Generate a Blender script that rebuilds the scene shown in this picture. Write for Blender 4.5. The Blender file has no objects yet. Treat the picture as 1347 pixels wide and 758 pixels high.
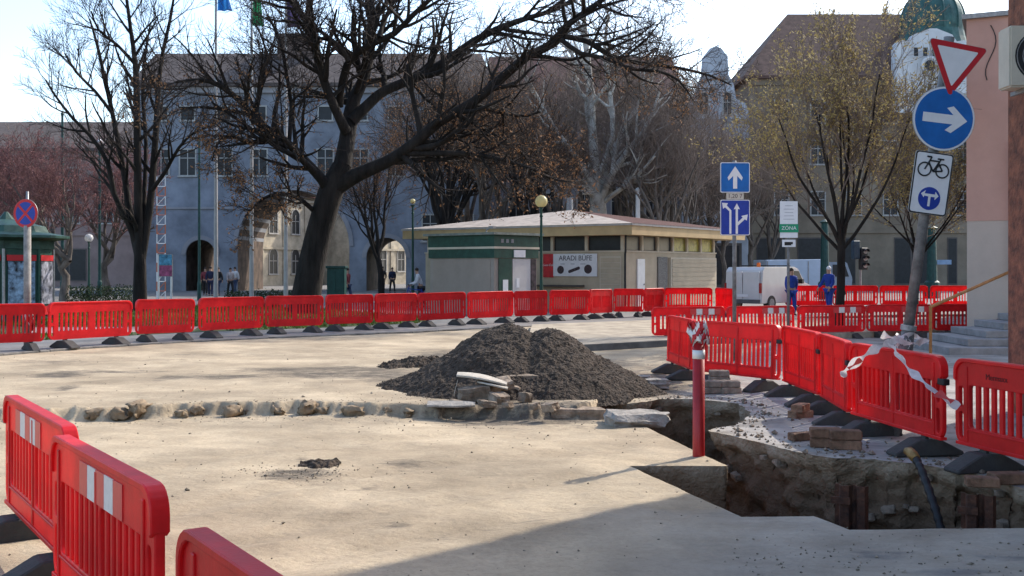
import bpy, bmesh, math, random
import numpy as np
from mathutils import Vector, Matrix, noise
from mathutils.geometry import delaunay_2d_cdt, tessellate_polygon

random.seed(7)
rnd = random.Random(11)
R = math.radians
SC = bpy.context.scene
COL = SC.collection

# ------------------------------------------------------------------ camera
F, CX, HY, H = 1400.0, 673.5, 351.0, 1.86          # focal length and horizon in photo pixels, eye height in metres
cam = bpy.data.cameras.new('camera')
cam.sensor_width = 36.0
cam.lens = 36.0 * F / 1347.0
cam.shift_y = -28.0 / 1347.0
cam.clip_start, cam.clip_end = 0.05, 3000.0
camo = bpy.data.objects.new('camera', cam)
COL.objects.link(camo)
camo.location = (0, 0, H)
camo.rotation_euler = (R(90), 0, 0)
SC.camera = camo

# ------------------------------------------------------------------ sky, sun, exposure
SUN_AZ, SUN_EL = R(47), R(37)                       # azimuth from +Y towards +X
world = bpy.data.worlds.new('World')
SC.world = world
world.use_nodes = True
wn = world.node_tree
bg = wn.nodes['Background']
sky = wn.nodes.new('ShaderNodeTexSky')
sky.sky_type = 'NISHITA'
sky.sun_disc = False
sky.sun_elevation = SUN_EL
sky.sun_rotation = SUN_AZ
sky.air_density = 1.0
sky.dust_density = 1.6
sky.ozone_density = 1.6
wn.links.new(sky.outputs[0], bg.inputs[0])
bg.inputs[1].default_value = 0.15
sun = bpy.data.lights.new('sun', 'SUN')
sun.energy = 2.3
sun.angle = R(0.55)
sun.color = (1.0, 0.93, 0.82)
suno = bpy.data.objects.new('sun', sun)
COL.objects.link(suno)
sd = Vector((math.sin(SUN_AZ) * math.cos(SUN_EL), math.cos(SUN_AZ) * math.cos(SUN_EL), math.sin(SUN_EL)))
suno.rotation_euler = (-sd).to_track_quat('-Z', 'Y').to_euler()
vs = SC.view_settings
vs.view_transform = 'Standard'
vs.look = 'None'
vs.exposure = 1.25
vs.gamma = 1.0
vs.use_curve_mapping = False
SC.cycles.max_bounces = 6
SC.cycles.diffuse_bounces = 3
SC.cycles.transparent_max_bounces = 8
SC.cycles.caustics_reflective = False
SC.cycles.caustics_refractive = False

# ------------------------------------------------------------------ pixel helpers
def G(x, y, z=0.0):
    d = F * (H - z) / (y - HY)
    return Vector(((x - CX) / F * d, d, z))
def A(x, y, d):
    return Vector(((x - CX) / F * d, d, H + (HY - y) / F * d))
def GX(x, d, z=0.0):
    return Vector(((x - CX) / F * d, d, z))

# ------------------------------------------------------------------ materials
MATS = {}
def pmat(name, col, rough=0.8, var=0.18, scale=5.0, bump=0.0, bscale=40.0, metal=0.0, col2=None, spec=0.3, orand=0.0,
         trans=0.0, coat=0.0, detail=6.0, bdist=0.02, stretch=None, emit=None):
    if name in MATS:
        return MATS[name]
    m = bpy.data.materials.new(name)
    m.use_nodes = True
    nt = m.node_tree
    N, L = nt.nodes, nt.links
    b = N['Principled BSDF']
    b.inputs['Roughness'].default_value = rough
    b.inputs['Metallic'].default_value = metal
    b.inputs['Specular IOR Level'].default_value = spec
    b.inputs['Coat Weight'].default_value = coat
    tc = N.new('ShaderNodeTexCoord')
    src = tc.outputs['Object']
    if stretch:
        mp = N.new('ShaderNodeMapping')
        mp.inputs['Scale'].default_value = stretch
        L.new(src, mp.inputs[0])
        src = mp.outputs[0]
    nz = N.new('ShaderNodeTexNoise')
    nz.inputs['Scale'].default_value = scale
    nz.inputs['Detail'].default_value = detail
    nz.inputs['Roughness'].default_value = 0.65
    L.new(src, nz.inputs['Vector'])
    ramp = N.new('ShaderNodeValToRGB')
    c2 = col2 if col2 else tuple(c * (1 - 2 * var) for c in col)
    c1 = tuple(min(1, c * (1 + var)) for c in col)
    ramp.color_ramp.elements[0].position = 0.32
    ramp.color_ramp.elements[1].position = 0.68
    ramp.color_ramp.elements[0].color = (*c2, 1)
    ramp.color_ramp.elements[1].color = (*c1, 1)
    L.new(nz.outputs['Fac'], ramp.inputs[0])
    colout = ramp.outputs[0]
    if orand:
        oi = N.new('ShaderNodeObjectInfo')
        mr = N.new('ShaderNodeMapRange')
        mr.inputs['To Min'].default_value = 1 - orand
        mr.inputs['To Max'].default_value = 1 + orand
        L.new(oi.outputs['Random'], mr.inputs['Value'])
        hs = N.new('ShaderNodeHueSaturation')
        L.new(mr.outputs[0], hs.inputs['Value'])
        L.new(colout, hs.inputs['Color'])
        colout = hs.outputs[0]
    L.new(colout, b.inputs['Base Color'])
    if bump:
        n2 = N.new('ShaderNodeTexNoise')
        n2.inputs['Scale'].default_value = bscale
        n2.inputs['Detail'].default_value = 5
        L.new(src, n2.inputs['Vector'])
        bp = N.new('ShaderNodeBump')
        bp.inputs['Strength'].default_value = bump
        bp.inputs['Distance'].default_value = bdist
        L.new(n2.outputs['Fac'], bp.inputs['Height'])
        L.new(bp.outputs[0], b.inputs['Normal'])
    if trans:
        t = N.new('ShaderNodeBsdfTranslucent')
        L.new(colout, t.inputs['Color'])
        mx = N.new('ShaderNodeMixShader')
        mx.inputs[0].default_value = trans
        L.new(b.outputs[0], mx.inputs[1])
        L.new(t.outputs[0], mx.inputs[2])
        L.new(mx.outputs[0], N['Material Output'].inputs[0])
    if emit:
        b.inputs['Emission Color'].default_value = (*emit[0], 1)
        b.inputs['Emission Strength'].default_value = emit[1]
    MATS[name] = m
    return m

def sand_mat():
    m = bpy.data.materials.new('sand')
    m.use_nodes = True
    nt = m.node_tree
    N, L = nt.nodes, nt.links
    b = N['Principled BSDF']
    b.inputs['Roughness'].default_value = 0.95
    b.inputs['Specular IOR Level'].default_value = 0.12
    tc = N.new('ShaderNodeTexCoord')
    def noise_n(scale, detail, rough=0.6, st=None):
        n = N.new('ShaderNodeTexNoise')
        n.inputs['Scale'].default_value = scale
        n.inputs['Detail'].default_value = detail
        n.inputs['Roughness'].default_value = rough
        if st:
            mp = N.new('ShaderNodeMapping')
            mp.inputs['Scale'].default_value = st
            L.new(tc.outputs['Object'], mp.inputs[0])
            L.new(mp.outputs[0], n.inputs['Vector'])
        else:
            L.new(tc.outputs['Object'], n.inputs['Vector'])
        return n.outputs['Fac']
    def ramp(src, p0, c0, p1, c1):
        r = N.new('ShaderNodeValToRGB')
        r.color_ramp.elements[0].position = p0
        r.color_ramp.elements[1].position = p1
        r.color_ramp.elements[0].color = (*c0, 1)
        r.color_ramp.elements[1].color = (*c1, 1)
        L.new(src, r.inputs[0])
        return r.outputs[0]
    def mix(f, a, c, mode='MIX'):
        x = N.new('ShaderNodeMix')
        x.data_type = 'RGBA'
        x.blend_type = mode
        if isinstance(f, float):
            x.inputs['Factor'].default_value = f
        else:
            L.new(f, x.inputs['Factor'])
        for s, k in ((a, 6), (c, 7)):
            if isinstance(s, tuple):
                x.inputs[k].default_value = (*s, 1)
            else:
                L.new(s, x.inputs[k])
        return x.outputs[2]
    base = ramp(noise_n(0.55, 9, 0.66), 0.36, (0.335, 0.27, 0.19), 0.64, (0.575, 0.465, 0.325))
    streak = ramp(noise_n(0.8, 6, 0.6, (0.6, 1.3, 1.0)), 0.40, (0.70, 0.68, 0.66), 0.60, (1.0, 1.0, 1.0))
    c = mix(0.5, base, streak, 'MULTIPLY')
    fine = ramp(noise_n(22, 8, 0.75), 0.30, (0.72, 0.71, 0.70), 0.55, (1.0, 1.0, 1.0))
    c = mix(0.7, c, fine, 'MULTIPLY')
    speck = N.new('ShaderNodeTexVoronoi')
    speck.inputs['Scale'].default_value = 16
    L.new(tc.outputs['Object'], speck.inputs['Vector'])
    sp = ramp(speck.outputs['Distance'], 0.07, (0.45, 0.42, 0.40), 0.13, (1, 1, 1))
    c = mix(0.45, c, sp, 'MULTIPLY')
    at = N.new('ShaderNodeAttribute')
    at.attribute_name = 'dirt'
    add = N.new('ShaderNodeMath')
    add.operation = 'MULTIPLY_ADD'
    add.inputs[1].default_value = 2.6
    L.new(noise_n(7, 12, 0.8, (0.5, 1.3, 1)), add.inputs[0])
    L.new(at.outputs['Fac'], add.inputs[2])
    hv = N.new('ShaderNodeMath')
    hv.operation = 'MULTIPLY'
    hv.inputs[1].default_value = 0.4
    L.new(add.outputs[0], hv.inputs[0])
    mask = ramp(hv.outputs[0], 0.70, (0, 0, 0), 0.95, (0.95, 0.95, 0.95))
    c = mix(mask, c, (0.10, 0.085, 0.07))
    at2 = N.new('ShaderNodeAttribute')
    at2.attribute_name = 'concrete'
    cc = ramp(noise_n(1.3, 9, 0.72, (.7, 1.3, 1)), 0.36, (0.20, 0.185, 0.17), 0.62, (0.40, 0.375, 0.345))
    c = mix(at2.outputs['Fac'], c, cc)
    L.new(c, b.inputs['Base Color'])
    bp = N.new('ShaderNodeBump')
    bp.inputs['Strength'].default_value = 0.55
    bp.inputs['Distance'].default_value = 0.02
    L.new(noise_n(28, 8, 0.75), bp.inputs['Height'])
    bp2 = N.new('ShaderNodeBump')
    bp2.inputs['Strength'].default_value = 0.6
    bp2.inputs['Distance'].default_value = 0.06
    L.new(noise_n(3.2, 6, 0.6, (0.9, 1.2, 1)), bp2.inputs['Height'])
    L.new(bp2.outputs[0], bp.inputs['Normal'])
    L.new(bp.outputs[0], b.inputs['Normal'])
    return m

def soil_wall_mat():
    m = pmat('trench_soil', (0.21, 0.155, 0.105), 0.95, 0.25, 6, 0.9, 22, bdist=0.05)
    nt = m.node_tree
    N, L = nt.nodes, nt.links
    b = N['Principled BSDF']
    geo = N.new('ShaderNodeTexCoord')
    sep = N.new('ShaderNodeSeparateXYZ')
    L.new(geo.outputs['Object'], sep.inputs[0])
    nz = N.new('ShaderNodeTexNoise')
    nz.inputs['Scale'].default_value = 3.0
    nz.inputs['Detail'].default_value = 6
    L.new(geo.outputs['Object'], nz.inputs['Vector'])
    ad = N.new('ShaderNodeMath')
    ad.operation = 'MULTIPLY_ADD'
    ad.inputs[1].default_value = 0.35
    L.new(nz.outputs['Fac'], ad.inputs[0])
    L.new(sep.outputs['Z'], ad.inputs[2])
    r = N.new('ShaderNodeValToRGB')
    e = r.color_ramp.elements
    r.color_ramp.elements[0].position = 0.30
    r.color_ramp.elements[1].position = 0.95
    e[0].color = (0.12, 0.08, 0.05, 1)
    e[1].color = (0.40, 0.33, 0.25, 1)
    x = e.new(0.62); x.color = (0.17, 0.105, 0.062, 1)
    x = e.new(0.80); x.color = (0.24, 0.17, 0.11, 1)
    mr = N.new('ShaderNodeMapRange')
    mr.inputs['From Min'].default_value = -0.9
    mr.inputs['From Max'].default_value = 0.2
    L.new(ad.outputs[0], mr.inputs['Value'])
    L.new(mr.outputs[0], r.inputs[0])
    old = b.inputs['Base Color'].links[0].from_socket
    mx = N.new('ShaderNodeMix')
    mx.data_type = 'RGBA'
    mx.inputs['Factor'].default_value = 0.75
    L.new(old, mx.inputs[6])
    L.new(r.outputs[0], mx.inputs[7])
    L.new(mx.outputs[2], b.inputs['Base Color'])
    return m

M = {}
M['sand'] = sand_mat()
M['soil'] = soil_wall_mat()
M['red'] = pmat('red_plastic', (0.85, 0.020, 0.024), 0.38, 0.10, 3, 0.08, 60, spec=0.45, orand=0.10, trans=0.40)
M['red_far'] = pmat('red_plastic_faded', (0.88, 0.028, 0.036), 0.42, 0.12, 2, 0, orand=0.12, trans=0.5)
M['rubber'] = pmat('black_rubber', (0.035, 0.033, 0.032), 0.8, 0.3, 8, 0.3, 40, col2=(0.07, 0.065, 0.06))
M['refl_white'] = pmat('reflective_white', (0.72, 0.66, 0.62), 0.45, 0.06, 20)
M['refl_red'] = pmat('reflective_red', (0.66, 0.05, 0.05), 0.35, 0.06, 20)
M['black'] = pmat('black_paint', (0.02, 0.02, 0.022), 0.5, 0.2, 8)
M['steel'] = pmat('galvanised_steel', (0.30, 0.30, 0.30), 0.5, 0.15, 14, metal=0.5)
M['pole_grey'] = pmat('grey_pole_paint', (0.19, 0.185, 0.18), 0.6, 0.25, 9, 0.2, 30)
M['white'] = pmat('white_paint', (0.75, 0.74, 0.72), 0.5, 0.05, 5)
M['sign_white'] = pmat('sign_white_film', (0.74, 0.73, 0.74), 0.45, 0.04, 6)
M['sign_blue'] = pmat('sign_blue_film', (0.012, 0.13, 0.42), 0.45, 0.08, 6)
M['sign_blue_dark'] = pmat('sign_dark_blue_film', (0.02, 0.05, 0.32), 0.45, 0.08, 6)
M['sign_red'] = pmat('sign_red_film', (0.52, 0.02, 0.03), 0.45, 0.06, 6)
M['sign_green'] = pmat('sign_green_film', (0.01, 0.27, 0.14), 0.45, 0.08, 6)
M['millings'] = pmat('dark_millings', (0.066, 0.048, 0.035), 0.95, 0.35, 12, 1.0, 26, bdist=0.06)
M['asphalt'] = pmat('asphalt', (0.115, 0.11, 0.105), 0.92, 0.2, 3, 0.4, 60)
M['plaza'] = pmat('plaza_paving', (0.20, 0.19, 0.18), 0.9, 0.15, 0.8, 0.2, 20)
M['pink_paving'] = pmat('pink_paving', (0.42, 0.26, 0.235), 0.9, 0.12, 2)
M['kerb'] = pmat('kerb_stone', (0.20, 0.185, 0.165), 0.9, 0.25, 4, 0.3, 30)
M['concrete'] = pmat('old_concrete', (0.33, 0.30, 0.265), 0.92, 0.25, 5, 0.8, 26, bdist=0.03)
M['pave'] = pmat('worn_pavement', (0.30, 0.265, 0.235), 0.92, 0.25, 1.6, 0.7, 24, bdist=0.03)
M['brick'] = pmat('old_brick', (0.24, 0.135, 0.085), 0.92, 0.3, 9, 0.8, 35, orand=0.22)
M['rubble'] = pmat('rubble_concrete', (0.30, 0.23, 0.17), 0.95, 0.3, 8, 0.9, 30, orand=0.25)
M['rust'] = pmat('rusty_steel', (0.10, 0.042, 0.024), 0.85, 0.4, 10, 0.6, 40, col2=(0.035, 0.02, 0.016))
M['bark'] = pmat('dark_bark', (0.024, 0.019, 0.016), 0.95, 0.35, 3, 0.9, 9, bdist=0.08, stretch=(1, 1, 0.25))
M['twig'] = pmat('twig_bark', (0.055, 0.041, 0.034), 0.95, 0.2, 4)
M['bark_grey'] = pmat('grey_bark', (0.15, 0.125, 0.105), 0.95, 0.3, 3, 0.6, 9, bdist=0.06, stretch=(1, 1, 0.3))
M['twig_grey'] = pmat('grey_twig_bark', (0.205, 0.16, 0.135), 0.95, 0.2, 4)
M['twig_red'] = pmat('reddish_twig_bark', (0.17, 0.085, 0.08), 0.95, 0.2, 4)
M['bark_white'] = pmat('white_plane_bark', (0.55, 0.52, 0.46), 0.85, 0.2, 1.6, 0.2, 8, col2=(0.20, 0.17, 0.14))
M['leaf_brown'] = pmat('dry_brown_leaf', (0.33, 0.165, 0.075), 0.8, 0.3, 3, trans=0.3)
M['leaf_yellow'] = pmat('young_yellow_green_leaf', (0.46, 0.35, 0.125), 0.75, 0.25, 2, trans=0.40)
M['leaf_olive'] = pmat('olive_leaf', (0.13, 0.12, 0.05), 0.75, 0.3, 2, trans=0.3)
M['bud_red'] = pmat('reddish_bud', (0.26, 0.12, 0.115), 0.8, 0.2, 2, trans=0.3)
M['grass'] = pmat('grass', (0.11, 0.17, 0.03), 0.9, 0.35, 3, trans=0.2)
M['hedge'] = pmat('hedge_leaf', (0.035, 0.055, 0.02), 0.8, 0.35, 5)

# ------------------------------------------------------------------ mesh helpers
class MB:
    def __init__(self):
        self.v, self.f, self.mi = [], [], []
        self.m = 0
    def add(self, vs, fs):
        o = len(self.v)
        self.v.extend([tuple(p) for p in vs])
        for f in fs:
            self.f.append(tuple(i + o for i in f))
            self.mi.append(self.m)
        return self
    def box(self, x0, x1, y0, y1, z0, z1, mat=None):
        vs = [(x0, y0, z0), (x1, y0, z0), (x1, y1, z0), (x0, y1, z0), (x0, y0, z1), (x1, y0, z1), (x1, y1, z1), (x0, y1, z1)]
        if mat is not None:
            vs = [tuple(mat @ Vector(p)) for p in vs]
        return self.add(vs, [(3, 2, 1, 0), (4, 5, 6, 7), (0, 1, 5, 4), (1, 2, 6, 5), (2, 3, 7, 6), (3, 0, 4, 7)])
    def tube(self, pts, rad, k=8, cap=True):
        pts = [Vector(p) for p in pts]
        n = len(pts)
        if not isinstance(rad, (list, tuple)):
            rad = [rad] * n
        vs, fs = [], []
        up = None
        for i, p in enumerate(pts):
            t = (pts[min(i + 1, n - 1)] - pts[max(i - 1, 0)])
            t = t.normalized() if t.length > 1e-9 else Vector((0, 0, 1))
            if up is None:
                a = Vector((0, 0, 1)) if abs(t.z) < 0.9 else Vector((1, 0, 0))
                up = a.cross(t).normalized()
            u = (up - t * up.dot(t)).normalized()
            up = u
            w = t.cross(u)
            for j in range(k):
                q = 2 * math.pi * j / k
                vs.append(p + (u * math.cos(q) + w * math.sin(q)) * rad[i])
        for i in range(n - 1):
            for j in range(k):
                a, b2 = i * k + j, i * k + (j + 1) % k
                fs.append((a, b2, b2 + k, a + k))
        if cap:
            fs.append(tuple(range(k - 1, -1, -1)))
            fs.append(tuple(range((n - 1) * k, n * k)))
        return self.add(vs, fs)
    def lathe(self, prof, k=16, c=(0, 0, 0)):
        vs, fs = [], []
        for (r, z) in prof:
            for j in range(k):
                q = 2 * math.pi * j / k
                vs.append((c[0] + r * math.cos(q), c[1] + r * math.sin(q), c[2] + z))
        n = len(prof)
        for i in range(n - 1):
            for j in range(k):
                a, b2 = i * k + j, i * k + (j + 1) % k
                fs.append((a, b2, b2 + k, a + k))
        fs.append(tuple(range(k - 1, -1, -1)))
        fs.append(tuple(range((n - 1) * k, n * k)))
        return self.add(vs, fs)
    def prism(self, poly, y0, y1):              # polygon in XZ, extruded along Y
        n = len(poly)
        vs = [(p[0], y0, p[1]) for p in poly] + [(p[0], y1, p[1]) for p in poly]
        fs = [tuple(range(n)), tuple(range(2 * n - 1, n - 1, -1))]
        for i in range(n):
            j = (i + 1) % n
            fs.append((i, i + n, j + n, j))
        return self.add(vs, fs)
    def mesh(self, name, bevel=0.0, seg=1, smooth=False):
        me = bpy.data.meshes.new(name)
        me.from_pydata(self.v, [], self.f)
        if any(self.mi):
            me.polygons.foreach_set('material_index', self.mi)
        bm = bmesh.new()
        bm.from_mesh(me)
        bmesh.ops.recalc_face_normals(bm, faces=bm.faces)
        if bevel:
            bmesh.ops.bevel(bm, geom=list(bm.edges), offset=bevel, segments=seg, affect='EDGES', clamp_overlap=True)
        bm.to_mesh(me)
        bm.free()
        if smooth:
            me.polygons.foreach_set('use_smooth', [True] * len(me.polygons))
        return me
    def build(self, name, mat, parent=None, bevel=0.0, seg=1, smooth=False, **kw):
        return obj(name, self.mesh(name, bevel, seg, smooth), mat, parent, **kw)

def obj(name, me, mat, parent=None, loc=None, rot=None):
    o = bpy.data.objects.new(name, me)
    COL.objects.link(o)
    if mat is not None and me is not None:
        mats = mat if isinstance(mat, (list, tuple)) else [mat]
        if len(me.materials) == 0:
            for q in mats:
                me.materials.append(q)
    if parent is not None:
        o.parent = parent
    if loc is not None:
        o.location = loc
    if rot is not None:
        o.rotation_euler = rot
    return o
def tag(o, label, cat=None, group=None, kind=None):
    if label:
        o['label'] = label
    if cat:
        o['category'] = cat
    if group:
        o['group'] = group
    if kind:
        o['kind'] = kind
    return o
def thing(name, label, cat, loc=(0, 0, 0), rz=0.0, group=None):
    o = bpy.data.objects.new(name, None)
    COL.objects.link(o)
    o.empty_display_size = 0.2
    o.location = loc
    o.rotation_euler = (0, 0, rz)
    return tag(o, label, cat, group)
KIDS = {}
def dup(root, loc=None, rz=None, label=None, group=None):
    def cp(o, par):
        c = o.copy()
        COL.objects.link(c)
        c.parent = par
        for ch in list(o.children):
            cp(ch, c)
        return c
    r = cp(root, None)
    if loc is not None:
        r.location = loc
    if rz is not None:
        r.rotation_euler = (0, 0, rz)
    if label:
        r['label'] = label
    if group:
        r['group'] = group
    return r

def curve_mesh(loops, half, bevel=0.0, name='shape', res=2):
    """closed 2-D loops (first the outline, then holes) in XZ, extruded +-half along Y"""
    cu = bpy.data.curves.new(name, 'CURVE')
    cu.dimensions = '2D'
    cu.fill_mode = 'BOTH'
    cu.extrude = max(half - bevel, 0.0001)
    cu.bevel_depth = bevel
    cu.bevel_resolution = 1
    cu.offset = -bevel
    for lp in loops:
        s = cu.splines.new('POLY')
        s.points.add(len(lp) - 1)
        for p, q in zip(s.points, lp):
            p.co = (q[0], q[1], 0, 1)
        s.use_cyclic_u = True
    o = bpy.data.objects.new(name, cu)
    COL.objects.link(o)
    dg = bpy.context.evaluated_depsgraph_get()
    me = bpy.data.meshes.new_from_object(o.evaluated_get(dg))
    bpy.data.objects.remove(o)
    bpy.data.curves.remove(cu)
    me.transform(Matrix.Rotation(R(90), 4, 'X'))
    me.name = name
    me.materials.clear()
    return me
def rrect(x0, x1, z0, z1, r, n=4):
    out = []
    for cx_, cz_, a0 in ((x1 - r, z0 + r, -90), (x1 - r, z1 - r, 0), (x0 + r, z1 - r, 90), (x0 + r, z0 + r, 180)):
        for i in range(n + 1):
            a = R(a0 + 90 * i / n)
            out.append((cx_ + r * math.cos(a), cz_ + r * math.sin(a)))
    return out
def circle(cx_, cz_, r, n=28, rev=False):
    return [(cx_ + r * math.cos(2 * math.pi * i / n), cz_ + r * math.sin(2 * math.pi * i / n)) for i in range(n)]
def text_mesh(s, size, extrude=0.002, align='CENTER', shear=0.0):
    cu = bpy.data.curves.new('lettering', 'FONT')
    cu.body = s
    cu.size = size
    cu.extrude = extrude
    cu.align_x = align
    cu.align_y = 'CENTER'
    cu.shear = shear
    cu.resolution_u = 3
    o = bpy.data.objects.new('lettering', cu)
    COL.objects.link(o)
    dg = bpy.context.evaluated_depsgraph_get()
    me = bpy.data.meshes.new_from_object(o.evaluated_get(dg))
    bpy.data.objects.remove(o)
    bpy.data.curves.remove(cu)
    me.transform(Matrix.Rotation(R(90), 4, 'X'))
    me.materials.clear()
    return me
def fbm(x, y, z=0.0, oct_=4):
    return noise.fractal(Vector((x, y, z)), 0.9, 2.1, oct_)
def rock_mesh(name, sx, sy, sz, seed, rough=0.25, sub=2, flat=0.0):
    bm = bmesh.new()
    bmesh.ops.create_cube(bm, size=1.0)
    bmesh.ops.subdivide_edges(bm, edges=bm.edges[:], cuts=sub, use_grid_fill=True)
    rr = random.Random(seed)
    for v in bm.verts:
        c = v.co.copy()
        rd = c.normalized() * 0.62
        p = c.lerp(rd, 0.38 - flat * 0.3)
        n = noise.noise_vector(p * 2.2 + Vector((seed * 3.7, seed * 1.3, 0)))
        p += n * rough * 0.5
        v.co = Vector((p.x * sx, p.y * sy, p.z * sz))
    mn = min(v.co.z for v in bm.verts)
    for v in bm.verts:
        v.co.z -= mn
    me = bpy.data.meshes.new(name)
    bm.to_mesh(me)
    bm.free()
    return me

# ------------------------------------------------------------------ ground
ZN, ZF, ZP = -0.09, 0.05, 0.08                       # near road, raised far road, far pavement
def trench_points():
    near = [(800, 535), (850, 562), (905, 589), (957, 613), (828, 613), (900, 646), (975, 680), (1070, 679), (1117, 697), (1400, 694)]
    far = [(1347, 642), (1264, 618), (1150, 604), (1100, 603), (1070, 599), (1000, 582), (931, 566), (968, 558), (988, 546),
           (973, 531), (915, 525), (870, 525), (838, 530)]
    a = [G(x, y, ZN) for x, y in near] + [Vector((5.6, 7.6, ZN)), Vector((5.6, 8.7, 0))] + [G(x, y, 0) for x, y in far]
    # resample finely
    out = []
    n = len(a)
    for i in range(n):
        p, q = a[i], a[(i + 1) % n]
        L_ = (q - p).length
        k = max(1, int(L_ / 0.045))
        for j in range(k):
            t = p.lerp(q, j / k)
            if j > 0:
                nn = noise.noise_vector(Vector((t.x * 3, t.y * 3, 0)))
                n2 = noise.noise_vector(Vector((t.x * 9, t.y * 9, 3)))
                nn = nn + n2 * .5
                amp = 0.06 if i >= len(near) else 0.012
                t += Vector((nn.x, nn.y, 0)) * amp
            out.append(t)
    return out
TR = trench_points()
def in_poly(x, y, poly):
    c = False
    n = len(poly)
    j = n - 1
    for i in range(n):
        yi, yj = poly[i][1], poly[j][1]
        if (yi > y) != (yj > y):
            if x < (poly[j][0] - poly[i][0]) * (y - yi) / (yj - yi) + poly[i][0]:
                c = not c
        j = i
    return c
STEP = [G(x, y, ZN) for x, y in ((-200, 558), (105, 557), (250, 549), (400, 547), (540, 550), (650, 553), (760, 553), (800, 536))]
SX, SY = [p.x for p in STEP], [p.y for p in STEP]
# pavement edge on the trench's right side: everything right of this line sits at z = 0
def height(x, y):
    ys = float(np.interp(x, SX, SY))
    e = y - ys + 0.16 * noise.noise(Vector((x * 2.3, y * 0.8, 3))) + 0.09 * noise.noise(Vector((x * 9, y * 2, 8)))
    if x < 1.1:
        e -= 0.16 * abs(noise.noise(Vector((x * 3.1, 4.0, 0)))) + 0.08 * abs(noise.noise(Vector((x * 8.5, 9.0, 0))))
    t = min(1, max(0, e / (0.14 + .22 * max(0, noise.noise(Vector((x * 1.7, 7.7, 0)))))))
    t = t * t * (3 - 2 * t)
    far = ZF * (1 - min(1, max(0, (x - 0.9) / 1.2))) if x > 0.9 else ZF
    z = ZN + (far - ZN) * t
    # thin lip of loose sand pushed up along the edge
    z += 0.05 * math.exp(-((e - 0.16) / 0.14) ** 2) * (0.4 + 0.9 * abs(noise.noise(Vector((x * 3, 1, 0))))) * (1 if x < 1 else 0.2)
    if x > 1.2:                                       # pavement side
        edge = float(np.interp(y, [7, 8.9, 9.9, 10.4, 12.2, 13.0, 14.3], [4.0, 3.6, 2.6, 2.3, 1.9, 1.5, 1.25]))
        s = min(1, max(0, (x - edge) / 0.5)) if y > 8.2 else 0
        z = z + (0 - z) * s
    z += 0.018 * fbm(x * 0.9, y * 0.9, 0, 3) + 0.006 * fbm(x * 5, y * 5, 2, 3)
    return z
# shallow wheel ruts: ground polylines
RUTS = [[G(x, y, ZN) for x, y in r_] for r_ in (((200, 740), (420, 690), (700, 640), (900, 600)), ((260, 780), (520, 715), (760, 668), (900, 640)), ((120, 640), (300, 600), (560, 575), (800, 562)),
                                                ((180, 690), (380, 640), (620, 606), (830, 590)), ((40, 520), (260, 512), (480, 516), (560, 528)), ((60, 500), (300, 480), (600, 452), (860, 438)), ((0, 485), (260, 468), (560, 446), (860, 432)))]
def rut(x, y):
    best = 9.0
    for r_ in RUTS:
        for a, b_ in zip(r_, r_[1:]):
            dx, dy = b_.x - a.x, b_.y - a.y
            t = max(0, min(1, ((x - a.x) * dx + (y - a.y) * dy) / (dx * dx + dy * dy)))
            d = math.hypot(x - a.x - t * dx, y - a.y - t * dy)
            if d < best:
                best = d
    return best
_height0 = height
def height(x, y):
    z = _height0(x, y)
    if 3 < y < 32 and abs(x) < 12:
        w = rut(x, y) + .05 * noise.noise(Vector((x * 2, y * 2, 1)))
        z += -.022 * math.exp(-(w / .13) ** 2) + .012 * math.exp(-((w - .24) / .08) ** 2)
    return z
# dark stains: (px, py, rx, ry, strength)
STAINS = [(430, 490, 130, 5, 0.75), (470, 497, 120, 5, 0.8), (560, 502, 70, 8, 0.95), (150, 493, 110, 2.5, .5), (200, 478, 150, 2.5, .3), (350, 520, 160, 3, .25), (640, 640, 120, 6, .22), (300, 660, 140, 7, .2), (750, 590, 100, 8, .2), (160, 600, 60, 6, .2), (300, 500, 60, 4, 0.7), (80, 497, 40, 4, 0.8), (90, 514, 14, 5, 0.7),
          (230, 500, 30, 4, 0.6), (385, 612, 45, 8, 0.85), (410, 612, 22, 5, 0.9), (395, 594, 12, 3, 0.7), (520, 676, 30, 5, 0.5),
          (700, 671, 50, 6, 0.4), (540, 597, 50, 6, 0.45), (690, 540, 130, 12, 0.8), (850, 505, 60, 22, 0.7), (800, 478, 70, 8, 0.5),
          (620, 470, 130, 9, 0.6), (260, 470, 120, 3, 0.3), (1250, 735, 60, 6, 0.8), (1150, 712, 60, 5, 0.7), (1320, 715, 40, 5, 0.8), (60, 480, 90, 5, 0.35),
          (480, 630, 40, 4, 0.4), (330, 545, 300, 3, 0.25), (900, 470, 60, 10, 0.45)]
ST = []
for (px, py, rx, ry, s) in STAINS:
    c = G(px, py, 0)
    ST.append((c.x, c.y, rx / F * c.y, ry * c.y * c.y / (F * H), s))
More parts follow.
